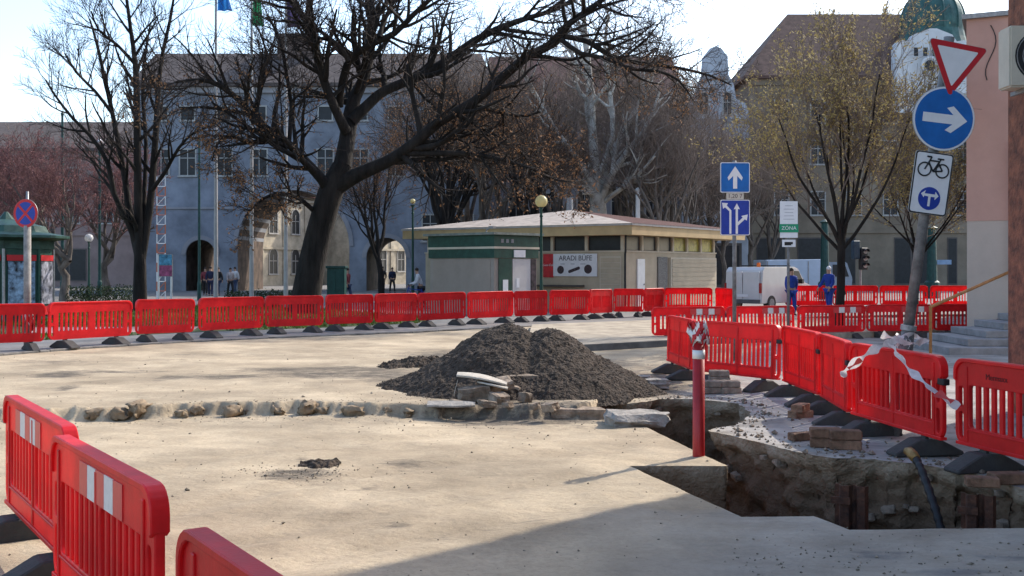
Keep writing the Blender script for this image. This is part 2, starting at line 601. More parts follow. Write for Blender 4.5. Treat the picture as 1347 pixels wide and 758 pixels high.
def build_road():
    pts = []
    y = 2.2
    while y < 46:
        st = 0.0125 * y
        x = -0.75 * y
        while x < 0.75 * y:
            pts.append((x + rnd.uniform(-.35, .35) * st, y + rnd.uniform(-.35, .35) * st * 1.2))
            x += st
        y += st * 1.4
    for i in range(230):
        for j in range(34):
            x = -7.2 + i * 0.0365
            pts.append((x + rnd.uniform(-.01, .01), float(np.interp(x, SX, SY)) - 0.5 + j * 0.036 + rnd.uniform(-.01, .01)))
    tp = [(p.x, p.y) for p in TR]
    pts = [p for p in pts if not in_poly(p[0], p[1], tp)]
    for gx in range(-60, 61, 6):
        for gy in range(-30, 61, 6):
            if gy < 2 or abs(gx) > 0.75 * gy + 2:
                pts.append((gx + 0.01 * gy, gy + 0.013 * gx))
    n0 = len(tp)
    allp = [Vector(p) for p in tp] + [Vector(p) for p in pts]
    edges = [(i, (i + 1) % n0) for i in range(n0)]
    vo, eo, fo, ov, oe, of = delaunay_2d_cdt(allp, edges, [], 0, 1e-5)
    fs = []
    for f in fo:
        c = (vo[f[0]] + vo[f[1]] + vo[f[2]]) / 3
        if not in_poly(c.x, c.y, tp):
            fs.append(tuple(f))
    vs = []
    dirt, conc = [], []
    for k, p in enumerate(vo):
        src = ov[k]
        z = height(p.x, p.y)
        if src and min(src) < n0:
            z = TR[min(src)].z
        vs.append((p.x, p.y, z))
        d = 0.0
        for (cx_, cy_, rx, ry, s) in ST:
            q = ((p.x - cx_) / rx) ** 2 + ((p.y - cy_) / ry) ** 2
            if q < 4:
                d = max(d, s * math.exp(-q))
        d *= 2.0
        if 3 < p.y < 32 and abs(p.x) < 12:
            d = max(d, .42 * math.exp(-(rut(p.x, p.y) / .16) ** 2))
        dirt.append(min(1.0, d))
        cN = 0.0
        if p.x > 1.0:
            edge = float(np.interp(p.y, [7, 8.9, 9.9, 10.4, 12.2, 13.0, 14.3, 17, 30], [6.0, 3.6, 2.6, 2.3, 1.9, 1.5, 1.6, 3, 7]))
            cN = min(1, max(0, (p.x - edge) / 0.6)) if p.y > 8.4 else 0.0
        if p.y < 8.5:
            cN = max(cN, 0.55 * min(1, max(0, (p.x - 0.3) / 1.5)))
        conc.append(cN)
    me = bpy.data.meshes.new('road')
    me.from_pydata(vs, [], fs)
    bm = bmesh.new()
    bm.from_mesh(me)
    bmesh.ops.recalc_face_normals(bm, faces=bm.faces)
    if sum(f.normal.z for f in bm.faces) < 0:
        bmesh.ops.reverse_faces(bm, faces=bm.faces)
    bm.to_mesh(me)
    bm.free()
    for nm, dat in (('dirt', dirt), ('concrete', conc)):
        me.attributes.new(nm, 'FLOAT', 'POINT')
        me.attributes[nm].data.foreach_set('value', dat)
    me.polygons.foreach_set('use_smooth', [True] * len(me.polygons))
    return obj('road', me, M['sand'])
road = build_road()
tag(road, 'pale sandy road bed stripped of its asphalt', kind='structure')

# clods of compacted sand broken along the step
for i, (px, s) in enumerate(((152, .22), (190, .26), (262, .20), (300, .24), (350, .17), (405, .28), (432, .2), (468, .2), (500, .16), (230, .16), (125, .2), (378, .15), (330, .13), (530, .15))):
    p = G(px, float(np.interp(px, [105, 250, 400, 540], [556, 549, 547, 549])), ZN)
    s *= .95
    me = rock_mesh('clod', s * (1.0 + .35 * math.sin(i * 2.1)), s * .7, s * .62, 40 + i, 0.95, 4, -.6)
    me.polygons.foreach_set('use_smooth', [True] * len(me.polygons))
    o = obj('clod', me, pmat('sand_clod', (0.29, 0.215, 0.14), 0.95, 0.2, 6, 0.7, 25), road, loc=(p.x + .1 * math.sin(i * 5.0), p.y + .06 + .05 * math.sin(i * 3.3), ZN - .02), rot=(0, 0, i * 1.3))

def build_trench():
    root = thing('trench', 'open excavated trench with rough soil walls', None)
    tag(root, None, None, None, 'structure')
    n = len(TR)
    rows = 30
    D = 1.35
    vs, fs = [], []
    area = sum(TR[i].x * TR[(i + 1) % n].y - TR[(i + 1) % n].x * TR[i].y for i in range(n))
    sg = 1 if area > 0 else -1
    for i in range(n):
        p, q = TR[(i - 1) % n], TR[(i + 1) % n]
        t = (q - p)
        t.z = 0
        nrm = Vector((t.y, -t.x, 0)).normalized() * sg        # outwards, into the soil
        for r in range(rows + 1):
            f = r / rows
            z = TR[i].z - D * f
            b = TR[i]
            lay = 0.0
            if f > 0.0:
                w = Vector((b.x * 3.2, b.y * 3.2, z * 4.0))
                nz = noise.fractal(w, 0.8, 2.0, 4)
                lay = 0.04 + 0.10 * max(-0.6, nz) + (0.05 if z < -0.16 else 0.0) * min(1, f * 6)
                lay += 0.05 * noise.noise(Vector((b.x * 9, b.y * 9, z * 7)))
                dd_, _ = noise.voronoi(Vector((b.x * 3.6, b.y * 3.6, z * 5.5)))
                lay += 0.16 * min(.55, dd_[0]) - 0.05
                if dd_[1] - dd_[0] < .08:
                    lay += .03
                lay *= min(1.0, f * 8) * (1.0 if b.z > -.02 else .12)
            vs.append((b.x + nrm.x * lay, b.y + nrm.y * lay, z))
    for i in range(n):
        j = (i + 1) % n
        for r in range(rows):
            fs.append((i * (rows + 1) + r, j * (rows + 1) + r, j * (rows + 1) + r + 1, i * (rows + 1) + r + 1))
    me = bpy.data.meshes.new('trench_wall')
    me.from_pydata(vs, [], fs)
    bm = bmesh.new()
    bm.from_mesh(me)
    bmesh.ops.recalc_face_normals(bm, faces=bm.faces)
    bm.to_mesh(me)
    bm.free()
    me.polygons.foreach_set('use_smooth', [True] * len(me.polygons))
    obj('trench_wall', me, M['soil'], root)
    mb = MB()
    g = 40
    x0, x1, y0, y1 = 0.6, 6.4, 6.8, 15.6
    vv = [(x0 + (x1 - x0) * i / g, y0 + (y1 - y0) * j / g, -1.12 + 0.12 * fbm(i * .35, j * .35, 5, 3)) for j in range(g + 1) for i in range(g + 1)]
    ff = [(j * (g + 1) + i, j * (g + 1) + i + 1, (j + 1) * (g + 1) + i + 1, (j + 1) * (g + 1) + i) for j in range(g) for i in range(g)]
    mb.add(vv, ff)
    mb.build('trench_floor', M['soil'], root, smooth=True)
    return root
trench = build_trench()
# stones standing out of the trench walls
for i in range(60):
    k = rnd.randrange(len(TR))
    b = TR[k]
    if b.y < 9.0 and b.x < 3.4 or b.z < -0.03:
        continue
    p, q = TR[(k - 1) % len(TR)], TR[(k + 1) % len(TR)]
    s = rnd.uniform(.05, .16)
    obj('stone', rock_mesh('stone', s, s * .7, s * .6, 300 + i, .35, 2), M['rubble'], trench,
        loc=(b.x + .03, b.y + 0.06, rnd.uniform(-.62, -.14)), rot=(rnd.uniform(-.3, .3), rnd.uniform(-.3, .3), math.atan2(q.y - p.y, q.x - p.x)))

# far pavement, kerb, lawn
KERB = [GX(-520, 15.6), GX(-160, 19.0), GX(0, 21.7), GX(120, 23.6), GX(250, 25.6), GX(400, 27.4), GX(540, 29.2), GX(700, 32.2), GX(870, 35.4), GX(960, 36.6), GX(1100, 38.5), GX(1400, 41), GX(2200, 46)]
def sheet(name, poly, z, mat, kind='structure', thick=0.0, label=None, parent=None):
    mb = MB()
    n = len(poly)
    tri = tessellate_polygon([[Vector((p[0], p[1], 0)) for p in poly]])
    mb.add([(p[0], p[1], z) for p in poly], [tuple(t) for t in tri])
    if thick:
        o = len(mb.v)
        mb.v.extend([(p[0], p[1], z - thick) for p in poly])
        for i in range(n):
            mb.f.append((i, (i + 1) % n, o + (i + 1) % n, o + i))
            mb.mi.append(0)
    ob = mb.build(name, mat, parent)
    if parent is None:
        tag(ob, label, None, None, kind)
    return ob
far_poly = [(p.x, p.y) for p in KERB] + [(900, 60), (900, 1500), (-900, 1500), (-900, 14)]
sheet('ground', far_poly, ZP, M['plaza'], thick=0.3)
kb = MB()
for i in range(len(KERB) - 1):
    p, q = KERB[i], KERB[i + 1]
    t = (q - p).normalized()
    nn = Vector((-t.y, t.x, 0))
    L_ = (q - p).length
    k = max(1, round(L_ / 1.0))
    for j in range(k):
        a = p + t * (L_ * j / k + 0.006)
        b = p + t * (L_ * (j + 1) / k - 0.006)
        dz = rnd.uniform(-.008, .008)
        q4 = [a - nn * .09, b - nn * .09, b + nn * .06, a + nn * .06]
        kb.add([(c.x, c.y, -0.1) for c in q4] + [(c.x, c.y, ZP + 0.012 + dz) for c in q4],
               [(3, 2, 1, 0), (4, 5, 6, 7), (0, 1, 5, 4), (1, 2, 6, 5), (2, 3, 7, 6), (3, 0, 4, 7)])
tag(kb.build('kerb', M['kerb'], bevel=0.012), 'low grey stone kerb along the far side of the road', kind='structure')
sheet('walkway', [GX(40, 28.2)[:2], GX(252, 29.2)[:2], GX(262, 31.5)[:2], GX(40, 31.0)[:2]], ZP + 0.012, M['pink_paving'], label='pink paved walkway behind the barriers')
# slab of leftover asphalt with a dark edge in the road
e1 = [G(690, 463.5, ZF), G(800, 457.5, ZF), G(880, 453, ZF), G(960, 449, ZF), G(1060, 446, ZF)]
tag(sheet('asphalt_strip', [(p.x, p.y) for p in e1] + [(14, 31), (9.5, 36.4), (5, 34.6), (.6, 31.6)], ZF + 0.10, pmat('dusty_asphalt', (0.40, 0.335, 0.25), 0.95, 0.2, 2, 0.5, 30), thick=0.2),
    'dusty strip of older asphalt with a dark broken edge', kind='structure')
lip = MB()
for i in range(len(e1) - 1):
    p, q = e1[i], e1[i + 1]
    lip.add([(p.x, p.y - .06, 0), (q.x, q.y - .06, 0), (q.x, q.y - .012, 0), (p.x, p.y - .012, 0), (p.x, p.y - .04, ZF + .093), (q.x, q.y - .04, ZF + .093), (q.x, q.y - .012, ZF + .095), (p.x, p.y - .012, ZF + .095)],
            [(3, 2, 1, 0), (4, 5, 6, 7), (0, 1, 5, 4), (1, 2, 6, 5), (2, 3, 7, 6), (3, 0, 4, 7)])
tag(lip.build('asphalt_edge', M['asphalt']), 'dark cut edge of the old asphalt', kind='structure')

def lawn():
    mb = MB()
    rr = random.Random(5)
    poly = [GX(-60, 24.5), GX(60, 25.8), GX(250, 28.8), GX(427, 31.0), GX(548, 33.4), GX(575, 37.0), GX(350, 50), GX(0, 44), GX(-120, 40)]
    pl = [(p.x, p.y) for p in poly]
    xs, ys = [p[0] for p in pl], [p[1] for p in pl]
    for i in range(26000):
        x, y = rr.uniform(min(xs), max(xs)), rr.uniform(min(ys), max(ys))
        if not in_poly(x, y, pl) or (28.0 < y < 31.6 and x < -8.0):
            continue
        h_ = rr.uniform(.05, .13)
        a = rr.uniform(0, 6.28)
        w = 0.035
        mb.add([(x - w * math.cos(a), y - w * math.sin(a), ZP), (x + w * math.cos(a), y + w * math.sin(a), ZP), (x + rr.uniform(-.05, .05), y + rr.uniform(-.05, .05), ZP + h_)], [(0, 1, 2)])
    me = bpy.data.meshes.new('grass')
    me.from_pydata(mb.v, [], mb.f)
    o = obj('grass', me, M['grass'])
    tag(o, 'short green grass behind the far barriers', 'grass', None, 'stuff')
    sheet('lawn', pl, ZP + 0.006, pmat('lawn_soil', (0.07, 0.09, 0.03), 0.95, 0.3, 3), label='lawn behind the far barriers')
lawn()

# ------------------------------------------------------------------ buildings
M['pl_blue'] = pmat('pale_blue_plaster', (0.25, 0.265, 0.30), 0.92, 0.2, 0.5, 0.2, 12)
M['pl_grey'] = pmat('light_grey_plaster', (0.31, 0.30, 0.31), 0.92, 0.14, 0.5, 0.2, 12)
M['pl_cream'] = pmat('cream_plaster', (0.52, 0.45, 0.34), 0.92, 0.2, 0.9, 0.2, 12)
M['pl_brown'] = pmat('dull_pink_plaster', (0.30, 0.22, 0.20), 0.92, 0.14, 0.5)
M['pl_tan'] = pmat('tan_plaster', (0.25, 0.20, 0.145), 0.92, 0.14, 0.5)
M['pl_pink'] = pmat('pink_plaster', (0.50, 0.30, 0.245), 0.92, 0.06, 0.8, 0.15, 20)
M['pl_beige'] = pmat('beige_plaster', (0.47, 0.40, 0.345), 0.92, 0.06, 0.9, 0.15, 20)
M['pl_white'] = pmat('white_stucco', (0.66, 0.66, 0.66), 0.9, 0.08, 1.0)
M['roof_grey'] = pmat('grey_brown_roof_tile', (0.12, 0.095, 0.085), 0.9, 0.2, 2.0, 0.3, 30)
M['roof_red'] = pmat('purple_red_roof_tile', (0.135, 0.062, 0.06), 0.9, 0.2, 2.0, 0.3, 30)
M['roof_brown'] = pmat('brown_roof_tile', (0.125, 0.075, 0.06), 0.9, 0.2, 2.0, 0.3, 30)
M['copper'] = pmat('green_copper', (0.045, 0.115, 0.105), 0.6, 0.25, 1.5)
M['pane'] = pmat('dark_window_glass', (0.02, 0.022, 0.027), 0.35, 0.2, 3, spec=0.3)
M['wframe'] = pmat('window_frame_paint', (0.42, 0.40, 0.37), 0.7, 0.1, 4)
M['wframe_dark'] = pmat('dark_window_frame_paint', (0.12, 0.10, 0.09), 0.7, 0.1, 4)
M['stone_step'] = pmat('grey_stone_step', (0.27, 0.265, 0.265), 0.85, 0.15, 3, 0.3, 30)
M['brown_post'] = pmat('red_brown_render', (0.21, 0.085, 0.05), 0.9, 0.45, 5, 0.8, 22, col2=(0.075, 0.04, 0.032))

WCACHE = {}
def window(root, x, z, w, h, y=0.0, frame='wframe', arch=False, bars=True):
    key = (round(w, 2), round(h, 2), arch, frame, bars)
    if key not in WCACHE:
        t = 0.10
        outer = [(-w / 2 - t, -h / 2), (w / 2 + t, -h / 2), (w / 2 + t, h / 2 + t), (-w / 2 - t, h / 2 + t)]
        inner = [(-w / 2, -h / 2 + .04), (w / 2, -h / 2 + .04), (w / 2, h / 2), (-w / 2, h / 2)]
        if arch:
            a1 = [((w / 2 + t) * math.cos(R(a)), h / 2 + (w / 2 + t) * math.sin(R(a))) for a in range(0, 181, 20)]
            a0 = [((w / 2) * math.cos(R(a)), h / 2 + (w / 2) * math.sin(R(a))) for a in range(0, 181, 20)]
            outer = [(-w / 2 - t, -h / 2), (w / 2 + t, -h / 2)] + a1
            inner = [(-w / 2, -h / 2 + .04), (w / 2, -h / 2 + .04)] + a0
        fr = curve_mesh([outer, inner], 0.06, 0.0, 'window')
        mb = MB()
        mb.box(-w / 2 - .18, w / 2 + .18, -.12, .02, -h / 2 - .1, -h / 2)
        sill = mb.mesh('sill')
        n = len(inner)
        pm = MB()
        pm.add([(p[0], 0.0, p[1]) for p in inner], [tuple(range(n))])
        pane = pm.mesh('pane')
        bm_ = MB()
        bm_.box(-.03, .03, -.03, -.004, -h / 2 + .04, h / 2)
        bm_.box(-w / 2, w / 2, -.03, -.005, h * .18 - .03, h * .18 + .03)
        WCACHE[key] = (fr, sill, pane, bm_.mesh('glazing_bar'))
    fr, sill, pane, bar = WCACHE[key]
    f = obj('window', fr, M[frame], root, loc=(x, y, z))
    obj('pane', pane, M['pane'], f, loc=(0, -0.008, 0))
    obj('sill', sill, M[frame], f)
    if bars:
        obj('glazing_bar', bar, M[frame], f, loc=(0, -0.01, 0))
    return f
def hip_roof(root, x0, x1, y0, y1, ze, zr, inset0, inset1, mat, over=0.5, name='roof'):
    mb = MB()
    a, b, c, d = x0 - over, x1 + over, y0 - over, y1 + over
    ym = (c + d) / 2
    mb.add([(a, c, ze), (b, c, ze), (b, d, ze), (a, d, ze), (a + inset0, ym, zr), (b - inset1, ym, zr),
            (a, c, ze - .25), (b, c, ze - .25), (b, d, ze - .25), (a, d, ze - .25)],
           [(0, 1, 5, 4), (1, 2, 5), (2, 3, 4, 5), (3, 0, 4), (0, 6, 7, 1), (1, 7, 8, 2), (2, 8, 9, 3), (3, 9, 6, 0), (9, 8, 7, 6)])
    return mb.build(name, mat, root)

def row_building(name, label, x0, x1, Y, depth, ze, zr, wall, roof, rows, pitch, group=None, i0=1.0, i1=1.0, gf=None, win=(1.1, 1.9), frame='wframe'):
    xc = (x0 + x1) / 2
    hw = (x1 - x0) / 2
    root = thing(name, label, 'building', (xc, Y, ZP), 0, group)
    mb = MB()
    mb.box(-hw, hw, 0, depth, -.2, ze - ZP - .25)
    mb.build('wall', M[wall], root)
    hip_roof(root, -hw, hw, 0, depth, ze - ZP, zr - ZP, i0, i1, M[roof])
    cm = MB()
    cm.box(-hw, hw, -.18, -.003, ze - ZP - .75, ze - ZP - .26)
    cm.box(-hw, hw, -.12, -.003, 4.55, 4.85)
    cm.build('cornice', M[wall], root)
    n = int((2 * hw - 1.0) / pitch)
    for z in rows:
        for i in range(n):
            window(root, -hw + .5 + pitch * (i + .5) + ((2 * hw - 1) - n * pitch) / 2, z, win[0], win[1], 0.0, frame)
    if gf:
        for (a, b, z0, z1) in gf:
            fm = MB()
            fm.box(a - xc, b - xc, -.05, -.003, z0, z1)
            f = fm.build('shop_window', M['wframe_dark'], root)
            p = MB()
            k = max(1, int((b - a) / 1.3))
            for i in range(k):
                u0, u1 = a - xc + (b - a) * i / k + .06, a - xc + (b - a) * (i + 1) / k - .06
                q = MB()
                q.add([(u0, -.056, z0 + .1), (u1, -.056, z0 + .1), (u1, -.056, z1 - .1), (u0, -.056, z1 - .1)], [(0, 1, 2, 3)])
                q.build('pane', M['pane'], f)
    return root

# gate palace with one great arch and two small ones
def arch_notch(xc, hw, top, n=14, ell=1.0):
    spring = top - hw * ell
    pts = [(xc - hw, -.2), (xc - hw, spring)]
    pts += [(xc - hw * math.cos(R(180 * i / n)), spring + hw * ell * math.sin(R(180 * i / n))) for i in range(1, n)]
    pts += [(xc + hw, spring), (xc + hw, -.2)]
    return pts
def gate_palace():
    Y = 78.0
    px = lambda x: (x - CX) / F * Y
    x0, x1 = px(183), px(640)
    root = thing('gate_palace', 'pale blue gate palace with one great archway between two small arches', 'building', (0, Y, ZP), 0)
    ze = 15.2
    outline = [(x0, -.2)]
    for (xc, hw, top, ell) in ((px(264), 1.08, 3.75, 1.0), (px(386), 4.1, 7.4, 1.0), (px(508), 1.45, 3.9, 1.0)):
        outline += arch_notch(xc, hw, top, 14, ell)
    outline += [(x1, -.2), (x1, ze - .25), (x0, ze - .25)]
    me = curve_mesh([outline], 4.0, 0.0, 'wall')
    me.transform(Matrix.Translation((0, 4.0, 0)))
    obj('wall', me, M['pl_blue'], root)
    hip_roof(root, x0, x1, 0, 8, ze, 18.2, 0.4, 1.0, M['roof_grey'])
    for (xc, hw, top) in ((px(264), 1.08, 3.75), (px(386), 4.1, 7.4), (px(508), 1.45, 3.9)):
        ar = [(xc + (hw + .32) * math.cos(R(a)), top - hw + (hw + .32) * math.sin(R(a))) for a in range(0, 181, 12)]
        ai = [(xc + (hw + .01) * math.cos(R(a)), top - hw + (hw + .01) * math.sin(R(a))) for a in range(180, -1, -12)]
        am = curve_mesh([ar + ai], 0.05, 0, 'arch_trim')
        obj('arch_trim', am, M['pl_grey'], root, loc=(0, -.053, 0))
    for (xc, hw, top) in ((px(264), 1.08, 3.75), (px(386), 4.1, 7.4), (px(508), 1.45, 3.9)):
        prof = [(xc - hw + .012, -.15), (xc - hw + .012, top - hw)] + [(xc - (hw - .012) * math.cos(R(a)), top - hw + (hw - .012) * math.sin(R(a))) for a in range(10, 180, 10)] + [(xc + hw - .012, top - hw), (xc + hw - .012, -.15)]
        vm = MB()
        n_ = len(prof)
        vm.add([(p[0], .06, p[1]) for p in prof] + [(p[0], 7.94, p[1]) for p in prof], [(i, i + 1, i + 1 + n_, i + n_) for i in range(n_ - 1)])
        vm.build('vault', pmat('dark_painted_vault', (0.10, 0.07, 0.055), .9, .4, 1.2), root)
    cm = MB()
    cm.box(x0, x1, -.22, -.003, ze - .7, ze - .26)
    cm.build('cornice', M['pl_grey'], root)
    cm = MB()
    cm.box(x0, px(309), -.1, -.004, 6.0, 6.16)
    cm.build('string_course', M['pl_grey'], root)
    for x in (212, 247, 295, 341, 428, 474, 520, 566, 612):
        window(root, px(x), 9.4, 1.1, 1.9)
        window(root, px(x), 13.0, 0.95, 1.0, bars=False)
    for x in (566, 612):
        window(root, px(x), 4.6, 1.1, 1.9)
    ch = MB()
    ch.box(px(352), px(404), 3.2, 5.2, 17, 19.3)
    ch.box(px(349), px(407), 3.0, 5.4, 19.3, 19.55)
    ch.build('chimney', pmat('chimney_brick', (0.17, 0.12, 0.10), 0.9, 0.2, 3), root)
gate_palace()

def lit_house(name, label, p, rz, w, d, ze, zr, mat, rows, gable=False):
    root = thing(name, label, 'building', (p[0], p[1], ZP), rz)
    mb = MB()
    mb.box(0, w, 0, d, -.2, ze)
    mb.build('wall', M[mat], root)
    if gable:
        g = MB()
        g.prism([(w * .1, ze), (w * .5, zr), (w * .9, ze)], 0.02, d)
        g.build('roof', M['roof_red'], root)
        g = MB()
        g.prism([(w * .08, ze - .02), (w * .5, zr + .25), (w * .92, ze - .02)], -.25, .015)
        g.build('gable', M[mat], root)
    else:
        hip_roof(root, 0, w, 0, d, ze + .25, zr, 2, 2, M['roof_red'])
    cm = MB()
    for z in (3.4, ze - .5):
        cm.box(0, w, -.16, -.003, z, z + .22)
    k = int(w / 3)
    for i in range(k + 1):
        x = w * i / k
        cm.box(max(0, x - .25), min(w, x + .25), -.1, -.004, 0, ze - .5)
    cm.build('pilaster', M[mat], root)
    for z in rows:
        for i in range(k):
            window(root, w * (i + .5) / k, z, 1.1, 1.8, arch=True)
    return root
lit_house('courtyard_house', 'sunlit cream house seen through the great archway', (-24.5, 95), R(63), 26, 10, 8.5, 12, 'pl_cream', (2.0, 5.8))
lit_house('church', 'sunlit cream gabled church front seen through a small pointed archway', (-15.5, 104), R(58), 12, 16, 9, 14.5, 'pl_cream', (2.2, 6.0), True)

pxY = lambda x, Y: (x - CX) / F * Y
row_building('apartment_house', 'dull pink house with a long dark roof beside the gate palace', -72, pxY(182, 95), 95, 12, 12.4, 15.6, 'pl_brown', 'roof_grey', (6.6, 9.6), 3.0, i0=1, i1=.3,
             gf=[(-45, -42, .5, 3.4), (-41, -38, .5, 3.4)])
row_building('town_house', 'light grey house under a purple red roof behind the kiosk trees', pxY(641, 84), pxY(897, 84), 84, 12, 14.9, 19.6, 'pl_grey', 'roof_red', (6.6, 10.6), 2.7, i0=.5, i1=.5,
             gf=[(2, 5, .4, 3.8), (6, 9, .4, 3.8), (10, 13, .4, 3.8)])
corner = row_building('corner_palace', 'large palace with brown hipped roof and green dome behind the budding tree', pxY(985, 88), 46, 88, 14, 17.6, 24.4, 'pl_tan', 'roof_brown', (7.0, 11.2, 14.6), 3.0, i0=5.5, i1=6.0,
             gf=[(20.2, 22.6, .3, 4.2), (23.6, 26.0, .3, 4.2), (27.2, 28.4, .3, 4.2), (31.6, 34.4, .3, 4.2), (36, 36.8, .3, 4.2), (38.4, 42, .3, 4.2)])
# white gable and copper dome belong to the corner palace
def corner_extras():
    ox = corner.location.x
    px = lambda x: pxY(x, 87.6) - ox
    zz = lambda y: H + (HY - y) / F * 87.6 - ZP
    prof = [(1174, 150), (1174, 60), (1180, 55), (1192, 57), (1198, 48), (1208, 44), (1218, 40), (1228, 40), (1238, 44), (1248, 48), (1254, 57), (1264, 55), (1272, 60), (1272, 150)]
    me = curve_mesh([[(px(x), zz(y)) for x, y in prof]], 0.5, 0.0, 'gable')
    g = obj('gable', me, M['pl_white'], corner, loc=(0, -.6, 0))
    for x in (1197, 1209, 1221, 1233, 1245):
        f = MB()
        f.box(px(x) - .17, px(x) + .17, -1.13, -1.105, zz(78), zz(67))
        f.build('window_slit', M['pane'], g, loc=(0, .6, 0)).location = (0, 0.0, 0)
    t = MB()
    t.tube([(px(1215), -1.15, zz(90)), (px(1215), -1.103, zz(90))], .42, 20)
    t.build('round_window', M['pane'], g).location = (0, 0.0, 0)
    t = MB()
    ring = [(px(1215) + .62 * math.cos(a * .3142), -1.13, zz(90) + .62 * math.sin(a * .3142)) for a in range(21)]
    t.tube(ring, .12, 6, False)
    t.build('trim', M['pl_white'], g).location = (0, 0.0, 0)
    prof = []
    for i in range(19):
        a = R(90 * i / 18)
        prof.append((2.60 * math.cos(a) * (1 + .08 * math.sin(2 * a)) + .02, 3.7 * math.sin(a)))
    lant = [(0.75, 3.68), (0.75, 5.0), (0.95, 5.1), (0.5, 6.0), (0.08, 7.2)]
    d = MB()
    d.lathe([(3.0, -3.0), (2.95, -1.3), (2.75, -.7), (2.62, -.1)] + prof[:-3] + lant, 24)
    d.build('dome', M['copper'], corner, smooth=False, loc=(pxY(1236, 89.5) - ox, 3.2, zz(30)))
    for i in range(12):
        a = i * math.pi / 6
        r = MB()
        r.tube([((p[0] + .03) * math.cos(a), (p[0] + .03) * math.sin(a), p[1]) for p in prof[:-3]], .07, 5)
        r.build('dome_rib', M['copper'], corner, loc=(pxY(1236, 89.5) - ox, 3.2, zz(30)))
corner_extras()
def gable_house():
    Y = 82.0
    x0, x1 = pxY(897, Y), pxY(986, Y)
    root = thing('gabled_house', 'narrow bluish grey house with a curved ornate gable', 'building', ((x0 + x1) / 2, Y, ZP), 0)
    hw = (x1 - x0) / 2 - .02
    prof = [(-hw, -.2), (hw, -.2), (hw, 13.6), (hw - .3, 14.4), (hw - 1.0, 14.7), (hw - 1.2, 15.8), (hw - 1.6, 16.6), (1.0, 17.0), (.9, 18.0), (.45, 18.6), (0, 18.8)]
    prof = prof + [(-x, z) for x, z in reversed(prof[2:-1])]
    me = curve_mesh([prof], 0.4, 0.0, 'wall')
    me.transform(Matrix.Translation((0, .4, 0)))
    obj('wall', me, pmat('pale_blue_stucco', (0.46, 0.49, 0.54), .9, .12, .8), root)
    g = MB()
    g.box(-hw, hw, .81, 12, -.2, 13.4)
    g.build('side_wall', M['pl_grey'], root)
    g = MB()
    g.prism([(-hw, 13.4), (0, 16.6), (hw, 13.4)], .82, 12)
    g.build('roof', M['roof_brown'], root)
    for z in (7.0, 10.8):
        for x in (-1.6, 0, 1.6):
            window(root, x, z, .9, 1.8)
    for x in (-.9, .9):
        window(root, x, 14.2, .6, 1.4, arch=True)
    t = MB()
    for z in (5.0, 12.9, 16.2):
        w = hw if z < 13 else hw - 1.6
        t = MB()
        t.box(-w, w, -.2, -.003, z, z + .25)
        t.build('cornice', M['pl_grey'], root)
    s = MB()
    s.box(-2, 2, -.05, -.004, .2, 3.6)
    f = s.build('shop_window', M['wframe_dark'], root)
    for i in range(3):
        q = MB()
        u = -1.9 + 1.28 * i
        q.add([(u, -.056, .4), (u + 1.15, -.056, .4), (u + 1.15, -.056, 3.4), (u, -.056, 3.4)], [(0, 1, 2, 3)])
        q.build('pane', M['pane'], f)
gable_house()

# pink building with steps on the right
def pink_building():
    Y = 27.0
    x0 = pxY(1272, Y)
    root = thing('pink_building', 'pink and beige rendered building at the head of stone steps', 'building', (x0, Y, 0), -R(25.5))
    h1 = H + (HY - 291) / F * Y
    h2 = H + (HY - 26) / F * Y
    b = MB(); b.box(0, 12, 0, 16, -.2, h1)
    b.build('lower_wall', M['pl_beige'], root)
    b = MB(); b.box(-.012, 12.012, -.012, 16, h1, h2)
    b.build('upper_wall', M['pl_pink'], root)
    b = MB(); b.box(-.12, 12.1, -.12, 16.1, h2, h2 + .12)
    b.build('roof_edge', M['steel'], root)
    b = MB()
    b.prism([(0.02, -.1), (3.4, -.1), (3.4, 2.0), (1.05, .78), (0.02, .12)], -.10, -.003)  # dark sloped strip along the foot of the front wall
    b.build('sloped_band', pmat('dark_sloped_band', (0.17, 0.13, 0.11), .9, .2, 4), root)
    d = MB()
    d.tube([(1.02, -.12, 1.6), (1.02, -.12, h1 + 2.0)], .05, 8)
    d.build('drain_pipe', pmat('red_drain_pipe', (0.40, 0.03, 0.03), .5, .15, 6), root)
    w = MB()
    pts = [(0.55 + .12 * math.sin(t * 2.2), -.03, h2 - .2 - t * .55) for t in [i * .25 for i in range(11)]]
    w.tube(pts, .012, 5)
    w.build('wall_cable', M['black'], root)
pink_building()
def steps():
    root = thing('stone_steps', 'grey stone steps climbing to the pink building', 'steps', (9.2, 22.4, 0), 0)
    for i in range(5):
        b = MB()
        b.box(.55 * i, 6.5, .36 * i, 2.6, .001 + .155 * i if i else -.05, .155 * (i + 1))
        b.build('step', M['stone_step'], root, bevel=.012)
    r = thing('handrail', 'orange brown tubular handrail beside the stone steps', 'handrail', (0, 0, 0))
    m = pmat('orange_brown_paint', (0.34, 0.15, 0.045), .5, .15, 9)
    a, b_ = A(1224, 404, 22.15), A(1350, 348, 23.6)
    p = MB(); p.tube([(a.x, a.y, .0), (a.x, a.y, a.z)], .032, 10)
    p.build('post', m, r)
    p = MB(); p.tube([a + Vector((-.02, 0, -.01)), a, a.lerp(b_, .5), b_], .034, 10)
    p.build('rail', m, r, smooth=True)
    q = a.lerp(b_, .93)
    p = MB(); p.tube([(q.x, q.y, .62), (q.x, q.y, q.z)], .03, 10)
    p.build('post', m, r)
steps()
